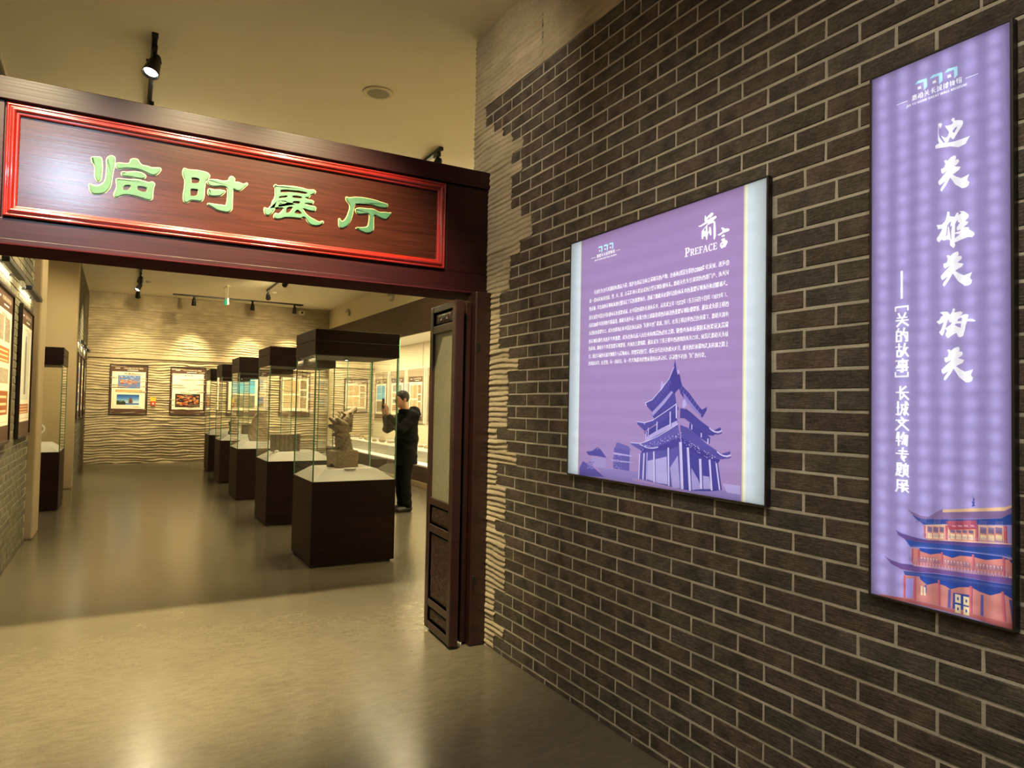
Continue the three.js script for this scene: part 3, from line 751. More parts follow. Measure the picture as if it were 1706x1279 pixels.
  c.lineWidth = 0.9 * s; for (const [xa, xb, ya, yb, h, k] of [[150, 400, 1408, 1383, 16, 0.5], [170, 405, 1450, 1428, 9, 0.4], [128, 405, 1530, 1504, 13, 0.4]]) for (let x = xa; x < xb; x += 4.2) { const y = lerp(ya, yb, (x - xa) / (xb - xa)); c.strokeStyle = Math.round(x) % 2 ? '#b48ca4' : '#54477f'; c.beginPath(); c.moveTo(x * s, (y - h * 0.4) * s); c.lineTo((x - h * k * 0.3) * s, (y + h * 0.6) * s); c.stroke(); }
  for (const [xa, xb, ya, yb] of [[176, 405, 1412, 1397], [140, 405, 1487, 1466], [112, 405, 1573, 1552]]) for (let x = xa; x < xb; x += 5.5) { const y = lerp(ya, yb, (x - xa) / (xb - xa)); c.fillStyle = '#7d9ad0'; c.fillRect(x * s, y * s, 2.2 * s, 1.6 * s); c.fillStyle = '#c9d3e6'; c.fillRect((x + 2.4) * s, (y + 3) * s, 1.4 * s, 1.2 * s); }
  c.fillStyle = '#e8d9b4'; c.fillRect(162 * s, 1604 * s, 6 * s, 27 * s); c.fillRect(171 * s, 1605 * s, 6 * s, 25 * s);
  return canvasTex(k);
}
const BODY = [
  '　　长城作为古代抵御游牧部族入侵，维护自身安全和正常秩序的产物，自春秋战国至明的2000多年发展，逐步由',
  '单一墙体发展成由墙、堡、关、塞、台等多种元素组成的巨型军事防御体系。嘉峪关作为甘肃镇的西部门户，地处河',
  '西走廊，其自身的军事和地理位置决定了它的重要地位，造就了嘉峪关在明代边防体系中的重要军事地位和战略意义。',
  '明长城是中国古代防御体系的重要成就，在中国西部的长城体系中，从洪武五年（1372年）至万历四十四年（1611年），',
  '历经200多年时间的不断营造，嘉峪关逐步从一座孤立的土城营造成西北极边的重要军事防御要塞，最终成为明王朝西',
  '北边防的重要关口，成为西部地区和中国边地民族的“关照中西”景观。清代，在清王朝边界西迁的背景下，嘉峪关拥有',
  '的军事防御作用逐步不再重要，成为边地民族人民往来和商贸的必经之路，随着内地和新疆联系的紧密及贸易',
  '的发展，嘉峪关不再是重要军事要塞，内地的主要商路，最终成为了清王朝中西通商的海关口岸。展览以嘉峪关为核',
  '心，通过丰富的长城文物照片与实物展示，带您穿越时空，感受古代边关的烽火岁月、雄关的壮丽景色以及丝绸之路上',
  '的商旅风华，在这里，每一块砖石、每一件文物都承载着厚重的历史记忆，诉说着不朽的“关”的传奇。',
];
function prefacePrint() {
  const W = 1596, H = 1500, s = W / 1318, [k, c] = canvas(W, H), sky = '#a488ba';
  c.fillStyle = '#dbe8f4'; c.fillRect(0, 0, W, H);
  c.fillStyle = '#d9cfa0'; c.fillRect(93 * s, 0, 6 * s, H); c.fillRect(1207 * s, 0, 7 * s, H);
  c.fillStyle = '#f6f2d8'; c.fillRect(1212 * s, 0, 14 * s, H);
  c.fillStyle = sky; c.fillRect(98 * s, 0, 1108 * s, H);
  drawLogo(c, KIT.logo, 186 * s, 66 * s, s);
  const h = KIT.hand; poly(c, h.qian, s, '#ffffff'); for (const q of h.qianh.split(' | ')) poly(c, q, s, sky);
  for (const q of h.yan.split(' | ')) poly(c, q, s, '#ffffff'); poly(c, h.yanh, s, sky);
  c.fillStyle = '#ffffff'; c.textBaseline = 'alphabetic'; c.save(); c.translate(877 * s, 227 * s); c.font = 'bold ' + 54 * s + 'px serif'; const pw = c.measureText('P').width; c.font = 'bold ' + 41 * s + 'px serif'; const rw = c.measureText('REFACE').width; c.scale((190 * s) / (pw + rw), 1); c.font = 'bold ' + 54 * s + 'px serif'; c.fillText('P', 0, 0); c.font = 'bold ' + 41 * s + 'px serif'; c.fillText('REFACE', pw, 0); c.restore();
  c.strokeStyle = '#ffffff'; c.lineCap = 'square';
  const x0 = 176 * s, x1 = 1133 * s, em = (x1 - x0) / 46.5, top = [280, 321, 362, 408, 447, 488, 531, 568, 608, 645];
  BODY.forEach((line, r) => {
    const wide = (ch) => (/[0-9]/.test(ch) ? 0.55 : '，。、'.includes(ch) ? 0.8 : '（）“”'.includes(ch) ? 0.7 : 1), total = [...line].reduce((a, ch) => a + wide(ch), 0), step = r === BODY.length - 1 ? em * 0.92 : (x1 - x0) / total; let x = x0;
    for (const ch of line) { if (/[0-9]/.test(ch)) { c.font = 'bold ' + 25 * s + 'px sans-serif'; c.save(); c.translate(x, (top[r] + 22) * s); c.scale(0.78, 1); c.fillText(ch, 0, 0); c.restore(); } else if (ch !== '　') drawGlyph(c, ch, x, top[r] * s, step * 0.95, 22 * s, 2.25 * s); x += wide(ch) * step; }
  });
  // corner tower in two inks
  const g = KIT.tower, P = (n, col) => poly(c, g[n], s, col), dark = '#4a4494', mid = '#5f57a2', light = '#b3a6da', pale = '#cdc3e8';
  P('plain', '#8f80bd'); P('base', '#8f7fbe'); P('wallbase', '#b3a2d6'); P('shade', '#5e55a0');
  P('pavBody', '#a294cc'); P('pavRoof', '#544d9a'); P('pavRidge', '#8478ba'); P('midBody', '#655ca6'); P('mid1', '#6f66ae'); P('mid2', '#b4a6d8'); P('mid3', '#a99bd0');
  P('wallL', mid); P('wallR', dark); P('lightL', light); P('lightM', '#a99cd2'); P('lightR', '#a497d0'); P('lightR2', '#a99cd2'); P('under1L', '#4c4593'); P('under1R', '#443d8c');
  P('body3', '#524b99'); P('wall2L', '#4c4593'); P('wall2R', '#4c4593'); P('rail2L', light);
  P('roof3L', '#514a98'); P('roof3R', '#4a4392'); P('eave3L', '#a497d0'); P('eave3R', '#8d80c2'); P('roof2L', '#564e9b'); P('roof2R', '#4d4694'); P('roof1L', '#665da8'); P('roof1R', '#5a529e'); P('tip3', light); P('spire', '#48418f'); P('spirelight', light); P('acro', light);
  c.lineCap = 'butt';
  for (const [a, b, d, e, w] of [[595, 1094, 590, 1211, 12], [626, 1089, 620, 1211, 16], [647, 1085, 645, 1211, 9], [693, 1077, 699, 1216, 18], [788, 1054, 795, 1221, 18], [865, 1025, 879, 1226, 30], [910, 1046, 926, 1228, 24], [983, 1089, 991, 1213, 24], [1036, 1089, 1050, 1213, 18], [1073, 1100, 1093, 1206, 14], [639, 991, 637, 1032, 10], [654, 972, 651, 1021, 10], [713, 942, 711, 985, 12], [798, 895, 799, 964, 14], [837, 865, 838, 924, 16], [932, 948, 932, 969, 10], [988, 981, 988, 1000, 12], [1026, 1002, 1026, 1025, 12]]) { c.strokeStyle = pale; c.lineWidth = w * 0.62 * s; c.beginPath(); c.moveTo(a * s, b * s); c.lineTo(d * s, e * s); c.stroke(); c.strokeStyle = dark; c.lineWidth = w * 0.22 * s; c.beginPath(); c.moveTo((a + w * 0.36) * s, b * s); c.lineTo((d + w * 0.36) * s, e * s); c.stroke(); }
  // tile courses and bracket rows
  const row = (ax, ay, bx, by, sag, n, w, hgt, col) => { c.fillStyle = col; for (let i = 0; i < n; i++) { const t = i / (n - 1), x = lerp(ax, bx, t), y = lerp(ay, by, t) + sag * 4 * t * (1 - t); c.fillRect(x * s, y * s, w * s, hgt * s); } };
  const seq = (n) => mm(g[n]).map((q) => [q.x * 1000, q.y * 1000]);
  for (const [n, a, b] of [['roof1L', 8, 4], ['roof2L', 7, 4], ['roof1R', 7, 4], ['roof2R', 7, 4]]) { const q = seq(n), f = q[Math.min(a, q.length - 1)], e = q[Math.min(b, q.length - 1)]; row(f[0], f[1], e[0], e[1], 10, 46, 2.5, 6, pale); row(f[0], f[1] + 9, e[0], e[1] + 9, 10, 30, 4, 4, '#4d4798'); }
  c.strokeStyle = '#8f83c4'; c.lineWidth = 1.6 * s; for (const [n, i0, i1, m] of [['roof3L', 1, 3, 9], ['roof3R', 2, 5, 8]]) { const q = seq(n); for (let j = 0; j < m; j++) { const t = j / m; c.beginPath(); c.moveTo(lerp(q[i0][0], q[i1][0], t) * s, lerp(q[i0][1], q[i1][1], t) * s); c.lineTo((lerp(q[i0][0], q[i1][0], t) + (n.endsWith('L') ? 14 : -14)) * s, (lerp(q[i0][1], q[i1][1], t) + 24) * s); c.stroke(); } }
  for (let i = 0; i < 260; i++) { const t = hash(i, 1, 3), u = hash(i, 2, 3), L = t < 0.55, a = L ? [600, 1082] : [880, 1030], b = L ? [868, 1005] : [1070, 1100]; const f = L ? t / 0.55 : (t - 0.55) / 0.45; c.fillStyle = hash(i, 3, 3) < 0.5 ? '#c9bfe6' : '#453f92'; c.fillRect((lerp(a[0], b[0], f) + 0) * s, (lerp(a[1], b[1], f) - 26 + u * 26) * s, 4 * s, 3 * s); }
  for (let i = 0; i < 90; i++) { const u = hash(i, 5, 3), v = hash(i, 6, 3); c.fillStyle = hash(i, 7, 3) < 0.5 ? '#9f92ce' : '#5c55a3'; c.fillRect((390 + u * 70) * s, (1108 + v * 70) * s, 5 * s, 3 * s); c.fillRect((175 + u * 60) * s, (1155 + v * 40) * s, 4 * s, 4 * s); }
  c.strokeStyle = '#dcd4f0'; c.lineWidth = 3 * s; for (const n of ['roof1L', 'roof2L', 'roof3L']) { const q = seq(n); c.beginPath(); q.slice(0, 6).forEach(([x, y], i) => (i ? c.lineTo(x * s, y * s) : c.moveTo(x * s, y * s))); c.stroke(); }
  return canvasTex(k);
}
function lightBox({ z0, z1, y0, y1 }, map, label, tubes) {
  const o = thing('light_box', label, 'sign', [WALL_X, y0, z0]), w = z1 - z0, h = y1 - y0, r = 0.004, deep = tubes ? 0.048 : 0.015;
  part(o, 'frame', [rbox(-0.0205, 0.012, -r, 0.004, -r, w + r, 0.002), rbox(-0.0205, 0.012, h - 0.004, h + r, -r, w + r, 0.002), rbox(-0.0205, 0.012, 0, h, -r, 0.004, 0.002), rbox(-0.0205, 0.012, 0, h, w - 0.004, w + r, 0.002), box(deep, deep + 0.006, 0, h, 0, w)], M.darkTrim, 'thin dark metal frame');
  const face = new THREE.PlaneGeometry(w - 0.006, h - 0.006); face.rotateY(-Math.PI / 2); face.translate(-0.018, h / 2, w / 2);
  const m = phys({ color: 0xffffff, map, roughness: 1, transmission: 0.9, thickness: 0, specularIntensity: 0.3, emissive: 0xffffff, emissiveMap: map, emissiveIntensity: POWER.film });
  part(o, 'housing', [box(deep - 0.004, deep, 0.004, h - 0.004, 0.004, w - 0.004), box(-0.012, deep, 0.001, 0.006, 0.004, w - 0.004), box(-0.012, deep, h - 0.006, h - 0.001, 0.004, w - 0.004), box(-0.012, deep, 0.004, h - 0.004, 0.001, 0.006), box(-0.012, deep, 0.004, h - 0.004, w - 0.006, w - 0.001)], M.white, 'white inside of the box');
  if (tubes) for (let y = 0.055; y < h - 0.03; y += 0.0805) part(o, 'light_tube', at(cyl(0.006, 0.006, w - 0.10, 8), deep - 0.028, y, w / 2, Math.PI / 2), M.tube);
  else for (let z = 0.042; z < w - 0.03; z += 0.0655) { const dots = []; for (let y = 0.03; y < h - 0.02; y += 0.0485) dots.push(at(new THREE.CircleGeometry(0.006, 10), deep - 0.006, y, z, 0, -Math.PI / 2, 0)); part(o, 'led_strip', dots, M.led).userData.kind = 'stuff'; }
  part(o, 'printed_film', face, m, 'backlit printed film');
  return o;
}
lightBox(BOXES[0], prefacePrint(), 'wide purple backlit board headed PREFACE, with white text over a corner tower', true);
lightBox(BOXES[1], bannerPrint(), 'tall narrow purple backlit banner with large white brush lettering over a red gate tower', false);

// ---------------------------------------------------------------- lintel over the doorway and its carved sign
const zF = LINTEL_Z;
const lintel = struct('lintel', metreUV(rbox(-0.857, WALL_X + 0.004, 2.30, 3.0, zF - 0.34, zF - 0.02, 0.004)), M.lacquer);
part(lintel, 'top_rail', metreUV(rbox(-0.857, WALL_X + 0.006, 3.0, 3.113, zF - 0.36, zF + 0.018, 0.005)), M.lacquer);
part(lintel, 'bottom_rail', metreUV(rbox(-0.857, WALL_X + 0.004, 2.30, 2.425, zF - 0.03, zF, 0.005)), M.lacquer);
part(lintel, 'bottom_bead', metreUV(rbox(-0.857, WALL_X + 0.004, 2.30, 2.322, zF - 0.03, zF + 0.003, 0.002)), M.lacquer);
part(lintel, 'soffit_shade_sheet', metreUV(rbox(-0.857, WALL_X + 0.004, 2.292, 2.302, zF - 0.34, zF + 0.004, 0.003)), M.shadedLacquer);  // thin sheet added so the underside stays black, as in shade
for (const [a, b] of [[-0.857, -0.53], [1.822, WALL_X + 0.004]]) part(lintel, 'stile', metreUV(rbox(a, b, 2.425, 3.0, zF - 0.03, zF - 0.002, 0.005)), M.lacquer);
part(lintel, 'groove_strip', metreUV(box(-0.53, 1.822, 2.985, 3.0, zF - 0.03, zF - 0.012)), M.darkTrim);
const sign = thing('name_board', 'dark red name board with four green characters and a glossy red frame, above the doorway', 'sign', [-0.522, 2.43, zF]);
{
  const w = 2.332, h = 0.557;
  part(sign, 'panel', metreUV(box(0.04, w - 0.04, 0.04, h - 0.04, -0.02, -0.004)), M.panel, 'dark reddish brown panel');
  // moulding: a profile swept round the four sides with mitred corners
  const prof = [[0, -0.02], [0, 0.012], [0.004, 0.017], [0.010, 0.018], [0.014, 0.014], [0.018, 0.014], [0.024, 0.023], [0.031, 0.025], [0.038, 0.021], [0.041, 0.013], [0.046, 0.012], [0.051, 0.011], [0.055, 0.006], [0.056, -0.01]];
  const smoothProf = new THREE.CatmullRomCurve3(prof.map(([a, b]) => V(a, b, 0)), false, 'centripetal').getPoints(60);
  const side = (p0, p1, n0, n1) => {      // p: outer corners, n: inward diagonals
    const pos = [], nor = [], uv = [], idx = []; const dir = V().copy(p1).sub(p0).normalize(), inw = V(-dir.y, dir.x, 0);
    smoothProf.forEach((q, i) => {
      const t = V().copy(smoothProf[Math.min(i + 1, 60)]).sub(smoothProf[Math.max(i - 1, 0)]).normalize(), n = V(inw.x * -t.y, inw.y * -t.y, t.x).normalize();
      for (const [p, d] of [[p0, n0], [p1, n1]]) { pos.push(p.x + d.x * q.x, p.y + d.y * q.x, q.y); nor.push(n.x, n.y, n.z); uv.push(p.x * dir.x + p.y * dir.y, q.x * 3); }
    });
    for (let i = 0; i < 60; i++) idx.push(i * 2, i * 2 + 1, i * 2 + 2, i * 2 + 1, i * 2 + 3, i * 2 + 2);
    const g = new THREE.BufferGeometry(); g.setAttribute('position', new THREE.Float32BufferAttribute(pos, 3)); g.setAttribute('normal', new THREE.Float32BufferAttribute(nor, 3)); g.setAttribute('uv', new THREE.Float32BufferAttribute(uv, 2)); g.setIndex(idx); return g;
  };
  const c = [V(0, 0, 0), V(w, 0, 0), V(w, h, 0), V(0, h, 0)], d = [V(1, 1, 0), V(-1, 1, 0), V(-1, -1, 0), V(1, -1, 0)];
  for (let i = 0; i < 4; i++) part(sign, 'frame_moulding', side(c[i], c[(i + 1) % 4], d[i], d[(i + 1) % 4]), M.redGloss, 'glossy bright red moulding');
  // characters: green raised strokes on a thin gold edge
  const CHARS = [
    [['360,357 396,365 405,358 408,338 410,315 409,284 407,255 402,242 394,235 385,241 377,258 375,283 375,308 369,323 360,334 358,349'], ['427,362 435,376 449,382 461,379 465,369 464,338 459,301 456,277 454,248 448,216 439,199 422,181 400,172 374,168 361,178 352,205 353,216 361,219 379,213 399,219 416,236 424,258 426,292 427,323 425,341'], ['472,348 528,358 536,379 552,386 568,385 578,370 590,360 615,358 634,354 657,357 676,359 680,351 665,325 649,314 631,313 605,323 577,330 542,330 513,326 480,317 469,326 468,338'], ['494,299 500,307 520,309 547,317 575,320 598,315 609,304 606,292 592,285 562,284 530,285 503,284 495,290'], ['473,264 490,269 526,272 567,278 599,276 623,272 639,279 648,275 652,267 647,245 645,218 643,188 635,178 621,177 584,184 552,188 520,188 498,179 476,166 466,173 464,183 472,210 475,231 472,251', '511,235 534,242 541,238 536,223 528,214 512,211 503,215', '575,243 596,245 614,242 614,221 596,216 578,220 569,226']],
    [['791,379 812,376 851,380 900,377 914,371 920,362 915,343 901,325 898,307 896,271 895,238 888,219 879,211 854,210 829,207 820,200 807,191 795,197 790,213 791,248 795,284 794,314 785,340 783,362', '830,333 841,336 866,333 867,312 831,305 827,320', '827,270 847,274 861,274 863,265 858,241 826,234'], ['912,337 952,346 985,344 1015,353 1020,369 1029,377 1041,376 1050,364 1049,349 1069,351 1096,346 1115,355 1118,347 1103,327 1082,306 1063,300 1044,305 1041,264 1041,233 1040,194 1026,175 1002,171 962,175 936,188 912,200 916,207 949,208 984,209 1005,211 1009,223 1013,260 1011,301 1005,310 986,313 951,305 925,304 913,312 906,324'], ['916,287 947,288 975,292 1003,288 987,265 976,257 924,249 915,254 911,268']],
    [['1259,362 1272,373 1280,368 1311,373 1371,379 1419,378 1456,374 1486,378 1500,369 1494,357 1472,344 1460,326 1441,323 1446,317 1480,314 1489,308 1483,293 1459,291 1437,286 1466,281 1498,279 1504,270 1497,253 1467,249 1430,254 1438,239 1463,217 1493,204 1526,193 1543,201 1551,194 1531,174 1511,167 1479,167 1459,179 1439,204 1429,205 1420,197 1376,194 1326,188 1307,179 1279,173 1264,180 1267,200 1274,207 1290,206 1306,221 1315,237 1306,241 1292,237 1282,252 1289,262 1305,266 1286,262 1284,274 1275,250 1268,225 1253,200 1230,186 1216,192 1209,213 1212,230 1229,227 1245,243 1255,274 1266,298 1268,328 1265,350', '1298,343 1324,351 1372,355 1408,358 1447,353 1445,346 1396,343 1355,341 1298,331', '1292,305 1313,312 1334,318 1337,309 1313,301 1290,295', '1365,322 1419,323 1419,316 1366,313', '1291,276 1328,285 1335,280 1324,269 1291,265', '1369,288 1407,294 1408,283 1369,276', '1339,249 1367,255 1361,234 1349,220 1332,219', '1396,245 1421,224 1380,224']],
    [['1678,359 1682,368 1702,367 1732,375 1781,381 1832,380 1869,377 1896,372 1926,368 1944,364 1944,354 1935,340 1902,336 1867,338 1825,345 1791,344 1762,342 1743,333 1734,316 1728,287 1721,252 1710,220 1694,194 1676,180 1659,173 1645,178 1640,193 1639,228 1646,231 1657,217 1670,222 1686,247 1697,280 1703,307 1700,325 1683,344'], ['1739,300 1751,310 1782,316 1811,317 1851,320 1873,314 1893,308 1925,312 1955,313 1968,317 1969,312 1951,282 1934,268 1914,267 1886,275 1860,282 1857,258 1857,229 1858,206 1854,186 1835,170 1808,165 1781,171 1759,180 1745,185 1752,192 1778,195 1802,201 1817,209 1823,229 1826,259 1825,278 1817,285 1793,280 1769,274 1749,277 1741,286']],
  ];
  const rounded = (pts) => new THREE.CatmullRomCurve3(pts.map((p) => V(p.x, p.y, 0)), true, 'centripetal').getPoints(pts.length * 5).map((p) => new THREE.Vector2(p.x, p.y));
  const grow = (pts, k) => { const n = pts.length, area = pts.reduce((a, p, i) => a + p.x * pts[(i + 1) % n].y - pts[(i + 1) % n].x * p.y, 0), s = area > 0 ? 1 : -1; return pts.map((p, i) => { const a = pts[(i + n - 2) % n], b = pts[(i + 2) % n], l = Math.hypot(b.x - a.x, b.y - a.y) || 1; return new THREE.Vector2(p.x + (s * (b.y - a.y) * k) / l, p.y - (s * (b.x - a.x) * k) / l); }); };
  for (const pieces of CHARS) {
    const make = (k, depth, z, bev) => pieces.map((loops) => {
      const outs = loops.map((s, i) => grow(rounded(mm(s)), i ? -k : k)), sh = new THREE.Shape(outs[0]); sh.holes = outs.slice(1).map((q) => new THREE.Path(q));
      const g = new THREE.ExtrudeGeometry(sh, { depth, bevelEnabled: bev > 0, bevelThickness: bev, bevelSize: bev, bevelOffset: -bev, bevelSegments: 2, curveSegments: 4 }); g.translate(0, 0, z); return g;
    });
    const ch = part(sign, 'character', make(-0.0025, 0.004, -0.001, 0.0022), M.green, 'green raised character');
    part(ch, 'gilt_edge', make(0.0016, 0.004, -0.005, 0), M.gold, 'thin gold outline');
  }
}
// ---------------------------------------------------------------- carved folding doors at the right of the doorway
function reliefPanel(w, h, seed, depth = 0.008) {       // scrolling carving, mirrored about the middle
  const nu = Math.max(8, Math.round(w / 0.0045)), nv = Math.max(8, Math.round(h / 0.0045)), g = new THREE.PlaneGeometry(w, h, nu, nv), p = g.attributes.position;
  for (let i = 0; i < p.count; i++) {
    const x = p.getX(i), y = p.getY(i), ax = Math.abs(x), e = Math.min(w / 2 - ax, h / 2 - Math.abs(y));
    const r = Math.hypot(ax - w * 0.2, ((y + 10 * h) % 0.11) - 0.055), sw = Math.sin(r * 190 + Math.atan2(((y + 10 * h) % 0.11) - 0.055, ax - w * 0.2) * 2 + seed), n = nz(ax * 38 + seed, y * 38, seed);
    p.setZ(i, depth * clamp(e / 0.012, 0, 1) * (0.35 + 0.4 * smooth(sw, -0.3, 0.6) + 0.5 * n));
  }
  g.computeVertexNormals(); return g;
}
const H_LEAF = 2.21, W_LEAF = 0.492;
const BANDS = [[0.055, 0.155], [0.205, 0.660], [0.715, 0.845], [0.895, 2.02], [2.075, 2.165]];
function leafFrame(o, thick, mat, st = 0.062) {
  for (const x of [[0, st], [W_LEAF - 0.062, W_LEAF]]) part(o, 'stile', metreUV(rbox(x[0], x[1], 0, H_LEAF, -thick / 2, thick / 2, 0.006)), mat);
  const edges = [0, ...BANDS.flat(), H_LEAF]; for (let i = 0; i < edges.length; i += 2) part(o, 'rail', metreUV(rbox(st - 0.004, W_LEAF - 0.058, edges[i], edges[i + 1], -thick / 2 + 0.003, thick / 2 - 0.003, 0.005)), mat);
}
function carved(o, i, mat, thick) {
  const [a, b] = BANDS[i], w = W_LEAF - 0.12, p = part(o, 'carved_panel', metreUV(box(0.058, W_LEAF - 0.058, a - 0.004, b + 0.004, -thick * 0.22, thick * 0.22)), mat, 'dark wood panel carved with scrolling flowers');
  for (const s of [-1, 1]) { const g = reliefPanel(w - 0.04, b - a - 0.03, i * 3.1 + 1); if (s < 0) g.rotateY(Math.PI); part(p, 'carving', at(g, W_LEAF / 2, (a + b) / 2, s * (thick * 0.22 + 0.0005)), mat); }
  for (const s of [-1, 1]) part(p, 'bead', [[0.062, 0.072, a, b], [W_LEAF - 0.072, W_LEAF - 0.062, a, b], [0.062, W_LEAF - 0.062, a, a + 0.01], [0.062, W_LEAF - 0.062, b - 0.01, b]].map(([x0, x1, y0, y1]) => { const g = rbox(x0, x1, y0, y1, thick * 0.2, thick * 0.42, 0.004); if (s < 0) g.applyMatrix4(new THREE.Matrix4().makeScale(1, 1, -1)).index?.array.reverse(); return g; }), mat);
}
const leafA = thing('folding_door', 'open red-brown door leaf with a tall pale pane between carved panels, nearest the doorway', 'door', [1.897, 0.02, -4.09], Math.PI / 2 - 0.06);
leafFrame(leafA, 0.06, M.doorWood);
for (const i of [0, 1, 2, 4]) carved(leafA, i, M.doorWood, 0.06);
part(leafA, 'pale_pane', metreUV(box(0.058, W_LEAF - 0.058, BANDS[3][0] - 0.004, BANDS[3][1] + 0.004, -0.012, 0.004)), M.screenGlass, 'tall pale greenish pane');
const leafB = thing('folding_door', 'dark lattice door leaf folded back between the carved leaf and the jamb', 'door', [1.988, 0.02, -4.15], Math.PI / 2 + 0.015);
leafFrame(leafB, 0.042, M.doorWood, 0.03);
for (const i of [0, 1, 2, 4]) carved(leafB, i, M.doorWood, 0.042);
part(leafB, 'pale_pane', metreUV(box(0.026, W_LEAF - 0.058, BANDS[3][0], BANDS[3][1], -0.004, 0.004)), M.screenGlass, 'pale pane behind the lattice');
for (const s of [-1, 1]) {
  for (let k = 0; k < 13; k += k < 2 ? 1 : 4) part(leafB, 'lattice_bar', rbox(0.055 + k * 0.03, 0.065 + k * 0.03, BANDS[3][0], BANDS[3][1], s * 0.012 - 0.006, s * 0.012 + 0.006, 0.002), M.doorWood);
  for (const y of [0.94, 1.0, 1.06, 1.12, 1.18, 1.24, 1.50, 1.66, 1.72, 1.78, 1.84, 1.90, 1.96]) part(leafB, 'lattice_bar', rbox(0.026, W_LEAF - 0.06, y, y + 0.012, s * 0.012 - 0.006, s * 0.012 + 0.006, 0.002), M.doorWood);
}
const jamb = struct('trim_1', metreUV(rbox(2.012, WALL_X + 0.005, 0, 2.30, -4.225, -4.098, 0.012)), M.doorWood);
for (const y of [0.42, 1.93]) { const h = part(jamb, 'hinge', [at(cyl(0.005, 0.005, 0.05, 12), 2.03, y, -4.096), rbox(2.03, 2.056, y - 0.018, y + 0.018, -4.1, -4.096, 0.001), at(new THREE.SphereGeometry(0.006, 10, 8), 2.03, y + 0.028, -4.096)], M.blackMetal, 'small steel hinge'); }

// ---------------------------------------------------------------- row of glass display cases
function showcase(w, d, label, pos, group) {               // base, sloping deck, four panes with green edges, cap with lamp; origin at the left front corner on the floor
  const o = thing('display_case', label, 'display case', pos, 0, group);
  part(o, 'plinth_base', metreUV(box(0.03, w - 0.03, 0, 0.03, -d + 0.03, -0.03)), M.darkTrim);
  part(o, 'base', metreUV(rbox(0, w, 0.02, 0.805, -d, 0, 0.003)), M.laminate, 'dark brown laminate base');
  const b = 0.006, t = 0.15, y0 = 0.805, y1 = 0.905, q = [[b, -b], [w - b, -b], [w - b, -d + b], [b, -d + b]], r = [[t, -t], [w - t, -t], [w - t, -d + t], [t, -d + t]], pos3 = [];
  for (let i = 0; i < 4; i++) { const n = (i + 1) % 4; pos3.push(q[i][0], y0, q[i][1], q[n][0], y0, q[n][1], r[n][0], y1, r[n][1], q[i][0], y0, q[i][1], r[n][0], y1, r[n][1], r[i][0], y1, r[i][1]); }
  for (const k of [0, 1, 2, 0, 2, 3]) pos3.push(r[k][0], y1, r[k][1]);
  const deck = new THREE.BufferGeometry(); deck.setAttribute('position', new THREE.Float32BufferAttribute(pos3, 3)); deck.computeVertexNormals();
  part(o, 'sloped_deck', metreUV(deck), M.deck, 'white sloping display deck');
  const gy0 = 0.806, gy1 = 2.014, e = 0.012, pane = (pw, x, z, ry) => at(new THREE.PlaneGeometry(pw - 2 * e, gy1 - gy0), x, (gy0 + gy1) / 2, z, 0, ry, 0);
  part(o, 'glass_pane', pane(w, w / 2, -0.005, 0), M.glass); part(o, 'glass_pane', pane(w, w / 2, -d + 0.005, Math.PI), M.glass);
  part(o, 'glass_pane', pane(d, 0.005, -d / 2, -Math.PI / 2), M.glass); part(o, 'glass_pane', pane(d, w - 0.005, -d / 2, Math.PI / 2), M.glass);
  for (const [x, z] of [[0, 0], [w, 0], [w, -d], [0, -d]]) part(o, 'glass_edge', rbox(Math.min(x, Math.abs(x - e)), Math.max(x, Math.abs(x - e)), gy0, gy1, z === 0 ? -e : -d, z === 0 ? 0 : -d + e, 0.002, 1), M.glassEdge, 'green glass edge');
  const cap = part(o, 'cap', metreUV(rbox(-0.006, w + 0.006, 2.010, 2.140, -d - 0.006, 0.006, 0.003)), M.laminate, 'dark brown laminate cap');
  part(cap, 'upper_cap', metreUV(rbox(-0.006, w + 0.006, 2.146, 2.25, -d - 0.006, 0.006, 0.003)), M.laminate); part(cap, 'groove', box(0.004, w - 0.004, 2.138, 2.148, -d + 0.004, -0.004), M.darkTrim);
  part(cap, 'recess', [box(0.02, w - 0.02, 2.003, 2.012, -d + 0.02, -0.02)], M.darkTrim);
  part(o, 'lamp', [at(cyl(0.022, 0.026, 0.02, 16), w / 2, 2.0, -d / 2)], M.blackMetal); part(o, 'lens', at(new THREE.CircleGeometry(0.016, 16), w / 2, 1.989, -d / 2, Math.PI / 2), M.lens, 'small lit lens');
  return o;
}
function caseLamp(o, w, d) { const l = new THREE.SpotLight(SOFT, POWER.caseLamp, 0, 0.75, 0.6, 2); l.position.set(w / 2, 1.98, -d / 2); l.target.position.set(w / 2, 0.9, -d / 2); l.castShadow = true; o.add(l, l.target); }
const CASE_W = 0.82, CASE_D = 0.82, CASES = [];
const SAY = ['large glass display case nearest the doorway, holding a roof ridge beast', 'second glass display case from the doorway, holding a carved brick', 'third glass display case from the doorway, holding a pointed tile', 'fourth glass display case from the doorway, holding a seated figure', 'last and farthest glass display case in the row by the back wall'];
[[1.606, -6.67], [1.64, -9.15], [1.64, -11.72], [1.69, -14.25], [1.735, -16.62]].forEach(([x, z], i) => { const o = showcase(CASE_W, CASE_D, SAY[i], [x, 0, z], 'display cases standing in a row'); caseLamp(o, CASE_W, CASE_D); CASES.push(o); });
const leftCase = showcase(0.81, 1.0, 'lone glass display case standing in the alcove at the left', [-1.50, 0, -11.5]); caseLamp(leftCase, 0.81, 1.0);

